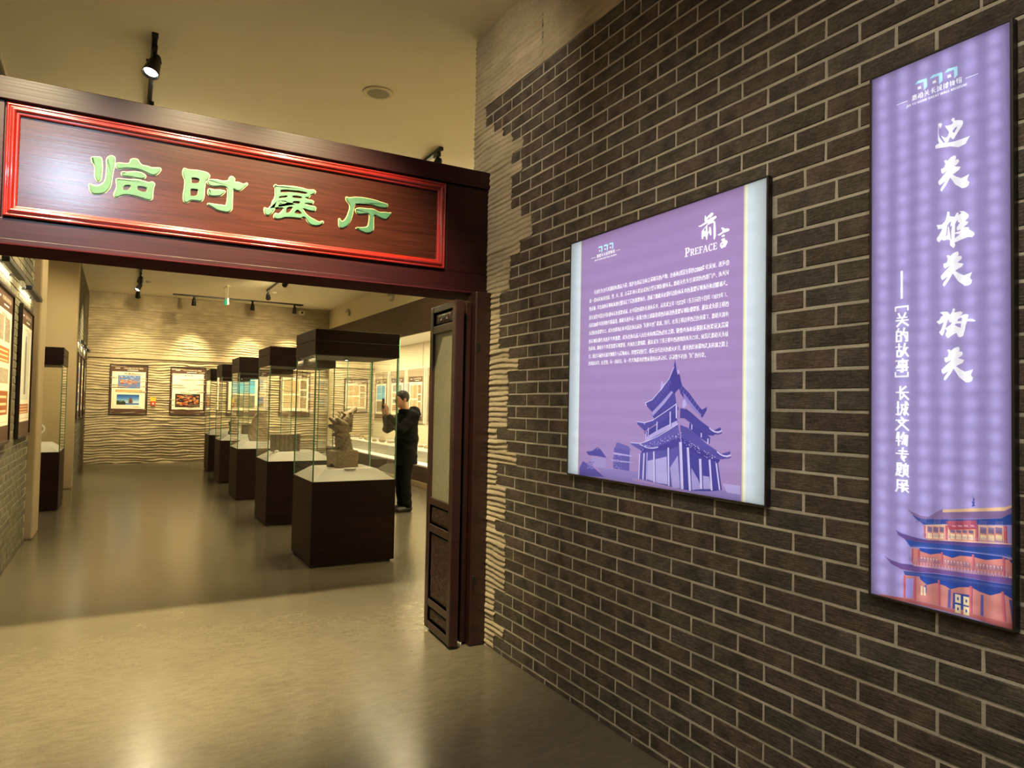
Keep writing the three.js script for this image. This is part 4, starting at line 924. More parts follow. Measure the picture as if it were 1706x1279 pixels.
// ---------------------------------------------------------------- solids from distance fields
function surface(f, [x0, y0, z0], [x1, y1, z1], cell) {   // naive surface nets: f < 0 inside
  const nx = Math.ceil((x1 - x0) / cell) + 1, ny = Math.ceil((y1 - y0) / cell) + 1, nzz = Math.ceil((z1 - z0) / cell) + 1, F = new Float32Array(nx * ny * nzz), I = (i, j, k) => i + nx * (j + ny * k);
  for (let k = 0; k < nzz; k++) for (let j = 0; j < ny; j++) for (let i = 0; i < nx; i++) F[I(i, j, k)] = f(x0 + i * cell, y0 + j * cell, z0 + k * cell);
  const id = new Int32Array(nx * ny * nzz).fill(-1), pos = [], idx = [];
  for (let k = 0; k < nzz - 1; k++) for (let j = 0; j < ny - 1; j++) for (let i = 0; i < nx - 1; i++) {
    let n = 0, sx = 0, sy = 0, sz = 0; const c = (a, b, d) => F[I(i + a, j + b, k + d)];
    for (let a = 0; a < 2; a++) for (let b = 0; b < 2; b++) {
      let p = c(0, a, b), q = c(1, a, b); if (p < 0 !== q < 0) { sx += p / (p - q); sy += a; sz += b; n++; }
      p = c(a, 0, b); q = c(a, 1, b); if (p < 0 !== q < 0) { sx += a; sy += p / (p - q); sz += b; n++; }
      p = c(a, b, 0); q = c(a, b, 1); if (p < 0 !== q < 0) { sx += a; sy += b; sz += p / (p - q); n++; }
    }
    if (n) { id[I(i, j, k)] = pos.length / 3; pos.push(x0 + (i + sx / n) * cell, y0 + (j + sy / n) * cell, z0 + (k + sz / n) * cell); }
  }
  const quad = (a, b, c, d, flip) => { if (a < 0 || b < 0 || c < 0 || d < 0) return; flip ? idx.push(a, c, b, a, d, c) : idx.push(a, b, c, a, c, d); };
  for (let k = 1; k < nzz - 1; k++) for (let j = 1; j < ny - 1; j++) for (let i = 1; i < nx - 1; i++) {
    const s = F[I(i, j, k)] < 0;
    if (s !== F[I(i + 1, j, k)] < 0) quad(id[I(i, j - 1, k - 1)], id[I(i, j, k - 1)], id[I(i, j, k)], id[I(i, j - 1, k)], !s);
    if (s !== F[I(i, j + 1, k)] < 0) quad(id[I(i - 1, j, k - 1)], id[I(i - 1, j, k)], id[I(i, j, k)], id[I(i, j, k - 1)], !s);
    if (s !== F[I(i, j, k + 1)] < 0) quad(id[I(i - 1, j - 1, k)], id[I(i, j - 1, k)], id[I(i, j, k)], id[I(i - 1, j, k)], !s);
  }
  const g = new THREE.BufferGeometry(); g.setAttribute('position', new THREE.Float32BufferAttribute(pos, 3)); g.setIndex(idx); g.computeVertexNormals();
  const uv = new Float32Array((pos.length / 3) * 2); for (let i = 0; i < pos.length / 3; i++) { uv[i * 2] = pos[i * 3] + pos[i * 3 + 2]; uv[i * 2 + 1] = pos[i * 3 + 1]; } g.setAttribute('uv', new THREE.BufferAttribute(uv, 2)); return g;
}
const smin = (a, b, k) => { const h = clamp(0.5 + (0.5 * (b - a)) / k, 0, 1); return lerp(b, a, h) - k * h * (1 - h); };
function cap(x, y, z, a, b, ra, rb) { const bx = b[0] - a[0], by = b[1] - a[1], bz = b[2] - a[2], px = x - a[0], py = y - a[1], pz = z - a[2], t = clamp((px * bx + py * by + pz * bz) / (bx * bx + by * by + bz * bz || 1e-9), 0, 1); return Math.hypot(px - bx * t, py - by * t, pz - bz * t) - lerp(ra, rb, t); }
const ell = (x, y, z, c, r) => { const k = Math.hypot((x - c[0]) / r[0], (y - c[1]) / r[1], (z - c[2]) / r[2]); return (k - 1) * Math.min(...r); };
const bx3 = (x, y, z, c, h, r = 0.01) => { const a = Math.abs(x - c[0]) - h[0] + r, b = Math.abs(y - c[1]) - h[1] + r, d = Math.abs(z - c[2]) - h[2] + r; return Math.hypot(Math.max(a, 0), Math.max(b, 0), Math.max(d, 0)) + Math.min(Math.max(a, b, d), 0) - r; };

// ridge beast in the nearest case: block with an arch and pecked scales, bent neck, open jaws, swept wings
{
  const o = thing('ridge_beast', 'weathered clay roof beast with open jaws and swept wings on an arched block', 'sculpture', [2.0, 0.905, -7.07]);
  const feather = (x, y, z, a, b, r) => { const d = cap(x, y, z, a, b, r, r * 0.45); return Math.max(d, Math.abs(z - lerp(a[2], b[2], 0.5)) - 0.028); };
  const block = (x, y, z) => { let d = bx3(x, y, z, [0, 0.085, 0], [0.128, 0.085, 0.10], 0.012); d = Math.max(d, -cap(x, y, z, [-0.3, 0.0, 0.005], [-0.075, 0.0, 0.005], 0.05, 0.04)); const sc = Math.sin(x * 150 + Math.floor(y * 24) * 1.6) * Math.sin(y * 150); return d + (z > 0.06 && y > 0.015 && x > -0.1 ? 0.006 * smooth(sc, 0.1, 0.7) : 0); };
  const neck = (x, y, z) => { let d = cap(x, y, z, [0.02, 0.15, 0], [0.0, 0.26, 0], 0.092, 0.075); d = smin(d, cap(x, y, z, [0, 0.26, 0], [-0.012, 0.38, 0], 0.074, 0.062), 0.03); d = smin(d, cap(x, y, z, [-0.012, 0.38, 0], [0.01, 0.475, 0], 0.058, 0.055), 0.03); const sc = Math.sin(x * 130 + y * 40) * Math.sin(y * 120 - x * 30); return d + 0.005 * sc; };
  const f = (x, y, z) => {
    let d = smin(block(x, y, z), neck(x, y, z), 0.018);
    d = smin(d, cap(x, y, z, [-0.01, 0.47, 0], [0.055, 0.515, 0], 0.055, 0.05), 0.02);                       // skull
    d = smin(d, cap(x, y, z, [0.05, 0.525, 0], [0.135, 0.585, 0], 0.036, 0.026), 0.015);                      // upper jaw, raised
    d = smin(d, cap(x, y, z, [0.135, 0.585, 0], [0.142, 0.545, 0], 0.014, 0.006), 0.006);                     // upturned snout and fang
    d = smin(d, cap(x, y, z, [0.03, 0.465, 0], [0.085, 0.455, 0], 0.03, 0.02), 0.012); d = smin(d, cap(x, y, z, [0.085, 0.455, 0], [0.108, 0.475, 0], 0.018, 0.008), 0.01);   // lower jaw
    d = smin(d, cap(x, y, z, [0.07, 0.38, 0], [0.09, 0.42, 0], 0.032, 0.02), 0.02);                           // beard
    for (const s of [-1, 1]) { d = smin(d, cap(x, y, z, [0.05, 0.548, s * 0.038], [0.058, 0.552, s * 0.044], 0.014, 0.012), 0.006); d = smin(d, cap(x, y, z, [0.0, 0.53, s * 0.03], [-0.05, 0.565, s * 0.035], 0.014, 0.006), 0.01); }
    for (const s of [-1, 1]) { d = smin(d, feather(x, y, z, [-0.02, 0.42, s * 0.045], [-0.115, 0.49, s * 0.06], 0.042), 0.01); d = smin(d, feather(x, y, z, [-0.025, 0.375, s * 0.045], [-0.125, 0.415, s * 0.06], 0.038), 0.01); d = smin(d, feather(x, y, z, [-0.03, 0.33, s * 0.04], [-0.085, 0.325, s * 0.05], 0.036), 0.01); }
    for (let k = 0; k < 4; k++) d = smin(d, cap(x, y, z, [-0.045 + k * 0.02, 0.5 + k * 0.012, 0], [-0.065 + k * 0.02, 0.53 + k * 0.012, 0], 0.014, 0.004), 0.008);
    return d + 0.0025 * nz(x * 55, y * 55, z * 55);
  };
  part(o, 'beast', surface(f, [-0.19, -0.012, -0.13], [0.19, 0.64, 0.13], 0.0052), M.clay); o.rotation.y = 0.3;
  tag(obj('mount_block', metreUV(box(1.95, 2.06, 0.905, 0.914, -6.86, -6.80)), M.white), 'small white label block lying in front of the ridge beast', 'label');
}
// carved brick, pointed tile, inscribed brick, seated figure
{
  const carvedBrick = thing('carved_brick', 'rectangular grey brick with vertical carving in the second case', 'brick', [1.93, 0.905, -9.53], 0.18);
  part(carvedBrick, 'body', surface((x, y, z) => bx3(x, y, z, [0, 0.115, 0], [0.19, 0.115, 0.05], 0.012) + 0.006 * smooth(Math.sin(x * 105 + 1.5 * nz(x * 9, y * 12)), 0.1, 0.8) * (z > 0 ? 1 : 0.2) + 0.003 * nz(x * 40, y * 40, z * 40), [-0.22, -0.01, -0.08], [0.22, 0.25, 0.08], 0.006), M.greyClay);
  const shard = thing('brick_chip', 'small chip lying beside the carved brick', 'fragment', [1.79, 0.905, -9.36]);
  part(shard, 'body', surface((x, y, z) => ell(x, y, z, [0, 0.012, 0], [0.03, 0.015, 0.02]) + 0.004 * nz(x * 60, y * 60, z * 60), [-0.05, -0.01, -0.04], [0.05, 0.04, 0.04], 0.004), M.white);
  const tileO = thing('pointed_tile', 'pointed grey end tile standing upright in the third case', 'tile', [2.03, 0.905, -12.13]);
  part(tileO, 'body', surface((x, y, z) => { const half = 0.19 * Math.pow(clamp(1 - y / 0.47, 0, 1), 0.42) * (y < 0.1 ? 1 - (0.1 - y) * 2.5 : 1); return Math.max(Math.abs(x) - half, Math.abs(z) - 0.028 - 0.006 * Math.cos(x * 60) * Math.cos(y * 50), -y, y - 0.47) * 0.8 + 0.003 * nz(x * 40, y * 40, z * 40); }, [-0.24, -0.012, -0.06], [0.24, 0.49, 0.06], 0.007), M.clay);
  const insc = thing('inscribed_brick', 'low dark brick with rows of raised marks in the fourth case', 'brick', [2.26, 0.905, -14.7], 0.1);
  part(insc, 'body', surface((x, y, z) => bx3(x, y, z, [0, 0.10, 0], [0.13, 0.10, 0.045], 0.01) + 0.005 * smooth(Math.sin(x * 120) * Math.sin(y * 120), 0.2, 0.7), [-0.16, -0.01, -0.07], [0.16, 0.22, 0.07], 0.006), M.greyClay);
  const fig = thing('seated_figure', 'grey clay seated figure with a rounded head in the fourth case', 'figure', [1.97, 0.905, -14.62]);
  part(fig, 'body', surface((x, y, z) => { let d = bx3(x, y, z, [0, 0.03, 0], [0.09, 0.03, 0.07], 0.01); d = smin(d, cap(x, y, z, [0, 0.06, 0], [0.0, 0.22, 0], 0.085, 0.06), 0.03); d = smin(d, cap(x, y, z, [0, 0.22, 0], [0.0, 0.30, 0.01], 0.05, 0.035), 0.02); d = smin(d, ell(x, y, z, [0.0, 0.37, 0.012], [0.055, 0.062, 0.058]), 0.012); d = smin(d, ell(x, y, z, [0.02, 0.365, 0.062], [0.016, 0.02, 0.016]), 0.01); d = smin(d, cap(x, y, z, [-0.04, 0.40, 0], [-0.065, 0.43, 0], 0.02, 0.008), 0.01); for (const s of [-1, 1]) d = smin(d, cap(x, y, z, [s * 0.07, 0.23, 0], [s * 0.05, 0.1, 0.07], 0.03, 0.025), 0.015); return d + 0.003 * nz(x * 45, y * 45, z * 45); }, [-0.13, -0.012, -0.11], [0.13, 0.47, 0.13], 0.007), M.greyClay);
  const pot = thing('clay_jar', 'pale clay jar standing in the alcove display case', 'jar', [-1.06, 0.905, -12.0]);
  part(pot, 'body', new THREE.LatheGeometry([[0, 0], [0.06, 0], [0.105, 0.07], [0.12, 0.14], [0.10, 0.21], [0.055, 0.25], [0.05, 0.28], [0.065, 0.30], [0.055, 0.30], [0.042, 0.28], [0.045, 0.25]].map(([a, b]) => new THREE.Vector2(a, b)), 28), M.white); part(pot, 'handle', at(new THREE.TorusGeometry(0.06, 0.011, 8, 20, Math.PI), 0.085, 0.2, 0, 0, 0, -Math.PI / 2 + 0.3), M.white);
}

// ---------------------------------------------------------------- framed posters
const posterKinds = {
  towerSunset(c, W, H) { paper(c, W, H); pic(c, 0.20, 0.20, 0.62, 0.27, '#5f7fc4', (x, y, w, h) => { c.fillStyle = '#b9c6ea'; blobs(c, x, y, w, h * 0.5, 40, ['#d7d9ee', '#8aa0d8', '#4867b4'], 5); c.fillStyle = '#d9772c'; blobs(c, x + w * 0.1, y + h * 0.35, w * 0.75, h * 0.35, 60, ['#e88a36', '#c7612a', '#f2b06a', '#8a4a52'], 7); blobs(c, x, y + h * 0.75, w, h * 0.25, 30, ['#5a6ea8', '#c07a58'], 6); }); strip(c, 0.14, 0.50, 0.74, 0.055, '#b98d4e'); pic(c, 0.18, 0.60, 0.62, 0.25, '#2f6ebf', (x, y, w, h) => { for (let i = 0; i < 6; i++) { c.fillStyle = ['#1e56ac', '#2b68ba', '#4583cc', '#6ba1da', '#98c0e4', '#c3d9ec'][i]; c.fillRect(x, y + (h * 0.7 * i) / 6, w, (h * 0.7) / 6 + 1); } pagoda(c, x + w * 0.62, y + h * 0.28, w * 0.28, h * 0.44); c.fillStyle = '#e8e4d6'; c.fillRect(x, y + h * 0.84, w, h * 0.16); c.fillStyle = '#1d2a1a'; c.fillRect(x, y + h * 0.6, w * 0.4, h * 0.25); blobs(c, x, y + h * 0.5, w * 0.35, h * 0.2, 30, ['#22331c', '#2d4022'], 5); }); },
  nightView(c, W, H) { paper(c, W, H); c.fillStyle = '#6b5b46'; for (let i = 0; i < 9; i++) c.fillRect(W * 0.22, H * (0.25 + i * 0.028), W * (i === 8 ? 0.3 : 0.56), 1.4); pic(c, 0.13, 0.56, 0.74, 0.29, '#1b1413', (x, y, w, h) => { blobs(c, x + w * 0.05, y + h * 0.12, w * 0.9, h * 0.75, 130, ['#d9621f', '#f08a38', '#a8401c', '#6b2a18', '#f7b469', '#2a1714'], 8); blobs(c, x, y + h * 0.78, w, h * 0.2, 30, ['#2a1b17', '#7a3119'], 6); }); },
  blueSky(c, W, H) { paper(c, W, H); pic(c, 0.12, 0.17, 0.76, 0.36, '#3f9fd0', (x, y, w, h) => { c.fillStyle = '#58b3dd'; c.fillRect(x, y + h * 0.5, w, h * 0.5); }); pic(c, 0.12, 0.56, 0.76, 0.28, '#6d6a5a', (x, y, w, h) => blobs(c, x, y, w, h, 70, ['#7d745c', '#58584c', '#8d8468', '#474a44'], 9)); },
  maps(c, W, H) { paper(c, W, H); for (const [x, y, w, h, k] of [[0.12, 0.19, 0.52, 0.31, '#b79a74'], [0.68, 0.19, 0.22, 0.2, '#8d6a4a'], [0.12, 0.53, 0.52, 0.30, '#c0a47c'], [0.68, 0.42, 0.22, 0.13, '#6f5a42'], [0.68, 0.58, 0.22, 0.25, '#b08a62']]) pic(c, x, y, w, h, k, (a, b, d, e) => { blobs(c, a, b, d, e, 45, ['#a98a62', '#c9b48c', '#8f7452', '#7c8a72'], 6); c.strokeStyle = '#6a5238'; c.lineWidth = 1; c.beginPath(); for (let i = 1; i < 4; i++) { c.moveTo(a + (d * i) / 4, b); c.lineTo(a + (d * i) / 4, b + e); } c.stroke(); }); },
  statue(c, W, H) { paper(c, W, H); pic(c, 0.18, 0.16, 0.62, 0.56, '#c9ccc4', (x, y, w, h) => { c.fillStyle = '#8b8379'; c.fillRect(x + w * 0.36, y + h * 0.16, w * 0.26, h * 0.76); c.fillStyle = '#6f675e'; c.fillRect(x + w * 0.42, y + h * 0.08, w * 0.14, h * 0.84); }); strip(c, 0.12, 0.755, 0.76, 0.075, '#a05a26'); },
  columns(c, W, H) { paper(c, W, H); pic(c, 0.14, 0.17, 0.34, 0.16, '#9a8d7c', (x, y, w, h) => blobs(c, x, y, w, h, 25, ['#8b7f70', '#b1a590'], 6)); pic(c, 0.55, 0.17, 0.32, 0.16, '#8d8272', (x, y, w, h) => blobs(c, x, y, w, h, 25, ['#7b7062', '#a39680'], 6)); strip(c, 0.12, 0.37, 0.76, 0.10, '#a9652c'); pic(c, 0.14, 0.51, 0.72, 0.10, '#a89c88', (x, y, w, h) => blobs(c, x, y, w, h, 30, ['#94897a', '#bbae98'], 6)); strip(c, 0.12, 0.66, 0.76, 0.16, '#a05a26'); },
};
function blobs(c, x, y, w, h, n, cols, s0) { for (let i = 0; i < n; i++) { c.fillStyle = cols[i % cols.length]; const r = s0 * (0.5 + rnd()), a = x + rnd() * w, b = y + rnd() * h; c.fillRect(clamp(a - r * 1.5, x, x + w), clamp(b - r * 0.4, y, y + h), Math.min(r * 3, x + w - clamp(a - r * 1.5, x, x + w)), Math.min(r * 0.8, y + h - clamp(b - r * 0.4, y, y + h))); } }
function pic(c, x, y, w, h, col, f) { const W = c.canvas.width, H = c.canvas.height; c.fillStyle = col; c.fillRect(x * W, y * H, w * W, h * H); f(x * W, y * H, w * W, h * H); }
function strip(c, x, y, w, h, col) { const W = c.canvas.width, H = c.canvas.height; c.fillStyle = col; c.fillRect(x * W, y * H, w * W, h * H); c.fillStyle = '#e6cfa6'; for (let i = 0.2; i < 0.9; i += 0.3) c.fillRect((x + 0.04 * w) * W, (y + h * i) * H, w * 0.86 * W, Math.max(1, h * H * 0.1)); }
function pagoda(c, x, y, w, h) { for (let i = 0; i < 3; i++) { const k = 0.6 + i * 0.2, yy = y + (h * i) / 3; c.fillStyle = '#3b2a22'; c.beginPath(); c.moveTo(x - (w * k) / 2, yy + h * 0.14); c.lineTo(x - w * k * 0.25, yy); c.lineTo(x + w * k * 0.25, yy); c.lineTo(x + (w * k) / 2, yy + h * 0.14); c.fill(); c.fillStyle = '#7c4a32'; c.fillRect(x - w * k * 0.32, yy + h * 0.14, w * k * 0.64, h * 0.2); } }
function paper(c, W, H) {
  c.fillStyle = '#4f3220'; c.fillRect(0, 0, W, H); c.fillStyle = '#f1ead6'; c.fillRect(W * 0.035, H * 0.125, W * 0.93, H * 0.77);
  c.fillStyle = '#fff'; c.strokeStyle = '#f4ead8'; c.lineCap = 'round'; [...'关的故事长城文物专题展'].forEach((g, i) => drawGlyph(c, g, W * (0.34 + i * 0.05), H * 0.035, W * 0.046, W * 0.05, 1.6)); c.fillRect(W * 0.12, H * 0.05, W * 0.13, H * 0.012); c.fillRect(W * 0.45, H * 0.088, W * 0.3, H * 0.01);
  c.strokeStyle = '#2c2018'; for (const x of [0.36, 0.46, 0.56]) { [...'长城'].forEach((g, i) => drawGlyph(c, g, W * (x + i * 0.038), H * 0.145, W * 0.036, W * 0.04, 2)); }
  c.strokeStyle = '#b9a98a'; c.lineWidth = 1.5; c.strokeRect(W * 0.08, H * 0.18, W * 0.84, H * 0.69); c.strokeStyle = '#e8dcc2'; c.fillStyle = '#3a1c12'; c.fillRect(W * 0.46, H * 0.93, W * 0.08, H * 0.02);
}
const posterTex = {}, paperMats = {};
for (const k of Object.keys(posterKinds)) { const [cv, c] = canvas(352, 512); posterKinds[k](c, 352, 512); posterTex[k] = canvasTex(cv); paperMats[k] = std({ map: posterTex[k], roughness: 0.55 }); }
const frameMat = std({ color: lin(0.05, 0.026, 0.016), roughness: 0.4, map: rep(grain, 2, 2) });
function poster(kind, label, w, h, pos, turn, group) {   // origin: centre of the bottom edge on the wall, facing local +z
  const o = thing('framed_poster', label, 'poster', pos, turn, group), t = 0.026, d = 0.03;
  part(o, 'frame', [rbox(-w / 2, w / 2, 0, t, 0, d, 0.003), rbox(-w / 2, w / 2, h - t, h, 0, d, 0.003), rbox(-w / 2, -w / 2 + t, t, h - t, 0, d, 0.003), rbox(w / 2 - t, w / 2, t, h - t, 0, d, 0.003)], frameMat, 'brown frame');
  part(o, 'print', at(new THREE.PlaneGeometry(w - 2 * t, h - 2 * t), 0, h / 2, 0.016), paperMats[kind]); part(o, 'backing', box(-w / 2 + 0.005, w / 2 - 0.005, 0.005, h - 0.005, 0, 0.012), M.darkTrim);
  return o;
}
const onBack = (k, l, x) => poster(k, l, 0.825, 1.22, [x, 1.172, BACK_Z + 0.022], 0, 'posters on the back wall');
onBack('towerSunset', 'brown framed poster with two blue and orange pictures, leftmost on the back wall', 0.197);
onBack('nightView', 'brown framed poster with one orange night picture, second on the back wall', 1.512);
onBack('blueSky', 'poster with a bright blue sky picture, behind the display cases on the back wall', 2.83);
onBack('maps', 'poster of old brown maps on the back wall, behind the display cases', 4.15);
poster('maps', 'framed poster of old maps on the back wall inside the glazed niche', 0.68, 0.96, [5.84, 1.29, BACK_Z + 0.022], 0);
const onLeft = (k, l, z, w = 1.0) => poster(k, l, w, 1.285, [-0.845, 1.155, z], Math.PI / 2, 'posters on the left brick wall');
onLeft('columns', 'framed text poster on the left brick wall, nearest the doorway', -6.95); onLeft('statue', 'framed poster with a grey stele picture on the left brick wall by the pillar', -8.52);
['towerSunset', 'columns', 'nightView'].forEach((k, i) => poster(k, ['nearest', 'middle', 'farthest'][i] + ' of three framed posters on the far left brick wall', 0.82, 1.22, [-0.684, 1.17, -15.3 - i * 1.28], Math.PI / 2, 'posters on the far left wall'));
// picture lamps: a black bar held off the wall
for (const [z, l, x] of [[-6.95, 'black picture lamp over the nearest left wall poster', -0.85], [-8.52, 'black picture lamp over the stele poster by the pillar', -0.85], [-15.3, 'nearest black picture lamp on the far left wall', -0.69], [-16.58, 'middle black picture lamp on the far left wall', -0.69], [-17.86, 'farthest black picture lamp on the far left wall', -0.69]]) {
  const o = thing('picture_lamp', l, 'lamp', [x, 2.57, z], Math.PI / 2, 'picture lamps'), n = x < -0.8 ? 1.0 : 0.7;
  part(o, 'bar', rbox(-n / 2, n / 2, 0, 0.045, 0.045, 0.10, 0.008), M.black); for (const s of [-1, 1]) part(o, 'arm', rbox(s * n * 0.36 - 0.012, s * n * 0.36 + 0.012, 0.012, 0.034, 0.002, 0.06, 0.004), M.black);
  part(o, 'diffuser', box(-n / 2 + 0.02, n / 2 - 0.02, 0.010, 0.034, 0.0435, 0.047), M.lens);
  const a = new THREE.RectAreaLight(SOFT, POWER.bar, n - 0.05, 0.05); a.position.set(0, 0.0, 0.036); a.rotation.x = -Math.PI / 2 + 1.05; o.add(a);
}
{ const o = thing('alarm_call_point', 'small red and yellow alarm box between the two left posters on the back wall', 'alarm', [0.735, 1.40, BACK_Z + 0.02]);
  part(o, 'body', rbox(-0.055, 0.055, 0, 0.11, 0, 0.05, 0.006), std({ color: lin(0.5, 0.06, 0.02), roughness: 0.5 }), 'red box'); part(o, 'sign_plate', rbox(-0.065, 0.065, 0.115, 0.225, 0, 0.012, 0.003), std({ color: lin(0.75, 0.45, 0.03), roughness: 0.5 }), 'yellow plate'); part(o, 'button', at(cyl(0.02, 0.02, 0.012, 16), 0, 0.055, 0.052, Math.PI / 2), M.white); }

// ---------------------------------------------------------------- glazed niche along the right wall
const niche = thing('wall_showcase', 'long glazed wall showcase built in along the right side of the gallery', 'showcase', [5.0, 0, -4.45]); niche.userData.kind = 'thing';
{
  const L = -BACK_Z - 4.62, z1 = -0.02, z0 = -L;
  part(niche, 'fascia', metreUV(rbox(0, 0.05, 2.93, 3.583, z0, z1, 0.004)), M.fascia, 'brown wooden fascia'); part(niche, 'soffit', metreUV(box(0.05, 1.35, 3.06, 3.1, z0, z1)), M.white);
  part(niche, 'kick_panel', metreUV(rbox(0.0, 0.06, 0.10, 0.385, z0, z1, 0.004)), M.fascia, 'dark brown panel under the glass'); part(niche, 'skirting', metreUV(rbox(-0.025, 0.05, 0, 0.10, z0, z1, 0.006)), M.beige, 'pale stone skirting');
  part(niche, 'display_floor', metreUV(box(0.06, 1.35, 0.30, 0.40, z0, z1)), M.white); part(niche, 'display_step', metreUV(rbox(0.34, 1.35, 0.40, 0.62, z0, z1, 0.006)), M.deck, 'white raised ledge');
  for (let k = 0; k < 8; k++) part(niche, 'glass_pane', at(new THREE.PlaneGeometry(L / 8 - 0.012, 2.54), 0.02, 1.657, z1 - (k + 0.5) * L / 8, 0, -Math.PI / 2), M.glass);
  for (let k = 0; k < 9; k++) part(niche, 'post', rbox(0.008, 0.03, 0.385, 2.93, z1 - k * L / 8 - 0.008, z1 - k * L / 8 + 0.008, 0.002), k === 8 ? M.beige : M.glassEdge);
  part(niche, 'end_post', metreUV(rbox(0.0, 0.09, 0.385, 2.93, z0, z0 + 0.10, 0.004)), M.beige);
  for (let k = 0; k < 7; k++) part(niche, 'wall_seam', box(1.342, 1.35, 2.45, 3.06, -2.0 - k * 1.55, -1.992 - k * 1.55), M.mortar);
  part(niche, 'light_strip', box(0.10, 0.18, 3.045, 3.06, z0 + 0.2, z1 - 0.2), M.lens, 'long light strip');
  for (let k = 0; k < 3; k++) { const a = new THREE.RectAreaLight(SOFT, POWER.niche, L / 3 - 0.3, 0.08); a.position.set(0.14, 3.035, z1 - (L * (k + 0.5)) / 3); a.rotation.set(-Math.PI / 2, 0, 0); const q = new THREE.Group(); q.add(a); a.rotation.set(-Math.PI / 2, 0, Math.PI / 2); niche.add(a); }
}
const boardMat = std({ color: lin(0.33, 0.26, 0.18), roughness: 0.7 });
['blueSky', 'columns', 'maps', 'statue', 'columns', 'maps', 'statue'].forEach((k, i) => {
  const z = -18.75 + i * 1.30, o = thing('information_board', ['first', 'second', 'third', 'fourth', 'fifth', 'sixth', 'seventh'][i] + ' brown information board from the far end of the glazed niche', 'board', [6.352, 1.10, z], -Math.PI / 2, 'information boards in the niche');
  part(o, 'board', rbox(-0.56, 0.56, 0, 1.33, 0, 0.02, 0.003), boardMat); part(o, 'sheet', at(new THREE.PlaneGeometry(0.92, 1.08), 0, 0.60, 0.022), paperMats[k], 'pale printed sheet'); part(o, 'edge_strip', [rbox(-0.585, -0.56, 0, 1.33, 0, 0.03, 0.002), rbox(0.56, 0.585, 0, 1.33, 0, 0.03, 0.002)], M.white);
});
for (let i = 0; i < 22; i++) {
  const s = 0.05 + 0.05 * hash(i, 1, 91), z = -18.9 + i * 0.42, x = 5.5 + 0.25 * hash(i, 2, 91), k = i % 3;
  const o = thing('small_relic', 'small pale relic lying on the white ledge of the glazed niche', 'relic', [x, 0.62, z], hash(i, 4, 91) * 6, 'small relics on the niche ledge');
  part(o, 'body', k === 0 ? new THREE.LatheGeometry([[0, 0], [s * 0.6, 0], [s, s * 0.6], [s * 0.9, s], [s * 0.5, s * 1.3], [s * 0.55, s * 1.45], [s * 0.4, s * 1.45]].map(([a, b]) => new THREE.Vector2(a, b)), 18) : k === 1 ? at(rbox(-s, s, 0, s * 0.7, -s * 0.6, s * 0.6, 0.01), 0, 0, 0) : at(new THREE.IcosahedronGeometry(s * 0.8, 2).scale(1.3, 0.6, 1), 0, s * 0.45, 0), M.clay); 
  part(o, 'stand', metreUV(rbox(-s * 1.5, s * 1.5, 0.0, 0.008, -s * 1.4, s * 1.4, 0.002)), M.white);
}

// ---------------------------------------------------------------- ceiling fittings
function track(label, x0, z0, x1, z1, y = CEIL) { const len = Math.hypot(x1 - x0, z1 - z0), o = thing('light_track', label, 'light track', [(x0 + x1) / 2, y, (z0 + z1) / 2], Math.atan2(-(z1 - z0), x1 - x0)); part(o, 'rail', rbox(-len / 2, len / 2, -0.034, 0, -0.018, 0.018, 0.003), M.black); for (const s of [-1, 1]) part(o, 'end_cap', rbox(s * len / 2 - 0.015, s * len / 2 + 0.015, -0.037, 0, -0.021, 0.021, 0.003), M.black); part(o, 'feed_box', rbox(len / 2 - 0.16, len / 2 - 0.03, -0.05, 0, -0.022, 0.022, 0.004), M.black); return o; }
function trackLamp(label, [x, y, z], aim, power, { angle = 0.6, penumbra = 0.7, color = WARM, group, lens = M.lens, size = 1 } = {}) {
  const o = thing('track_spotlight', label, 'spotlight', [x, y, z], 0, group);
  part(o, 'adapter', rbox(-0.02, 0.02, -0.075, -0.034, -0.055, 0.055, 0.006), M.black); part(o, 'stem', at(cyl(0.012, 0.012, 0.07, 12), 0, -0.105, 0), M.black);
  const dir = V(...aim).sub(V(x, y - 0.16, z)).normalize(), q = new THREE.Quaternion().setFromUnitVectors(V(0, -1, 0), dir), head = new THREE.LatheGeometry([[0, 0.085], [0.026, 0.082], [0.036, 0.06], [0.045, 0.0], [0.056, -0.075], [0.058, -0.09], [0.053, -0.09], [0.046, -0.06], [0.0, -0.058]].map(([a, b]) => new THREE.Vector2(a * size, b * size)), 28);
  head.applyQuaternion(q); head.translate(0, -0.16, 0); part(o, 'lamp_head', head, M.blackMetal); part(o, 'yoke', at(rbox(-0.05, 0.05, -0.145, -0.132, -0.012, 0.012, 0.003), 0, 0, 0), M.black);
  const face = new THREE.CircleGeometry(0.047 * size, 24); face.rotateX(Math.PI / 2); face.applyQuaternion(q); const f = dir.clone().multiplyScalar(0.07 * size); face.translate(f.x, f.y - 0.16, f.z); part(o, 'lens', face, lens, 'glowing lens');
  const l = new THREE.SpotLight(color, power, 0, angle, penumbra, 2); l.position.copy(dir.clone().multiplyScalar(0.1 * size)).add(V(0, -0.16, 0)); l.target.position.copy(V(...aim).sub(V(x, y, z))); l.castShadow = true; l.shadow.radius = 2; o.add(l, l.target); return o;
}
track('black ceiling track running away above the name board', 0.14, -5.47, 0.17, -11.9);
trackLamp('black track spotlight with a bright lens hanging above the left of the name board', [0.142, CEIL, -5.62], [-0.5, 1.5, -4.75], 8, { angle: 0.45, penumbra: 1 });
track('black ceiling track seen over the right end of the name board', 2.72, -6.40, 2.705, -10.2);
trackLamp('small black spotlight peeping over the right end of the name board', [2.722, CEIL, -6.5], [2.0, 0.9, -7.1], 14, { angle: 0.4 });
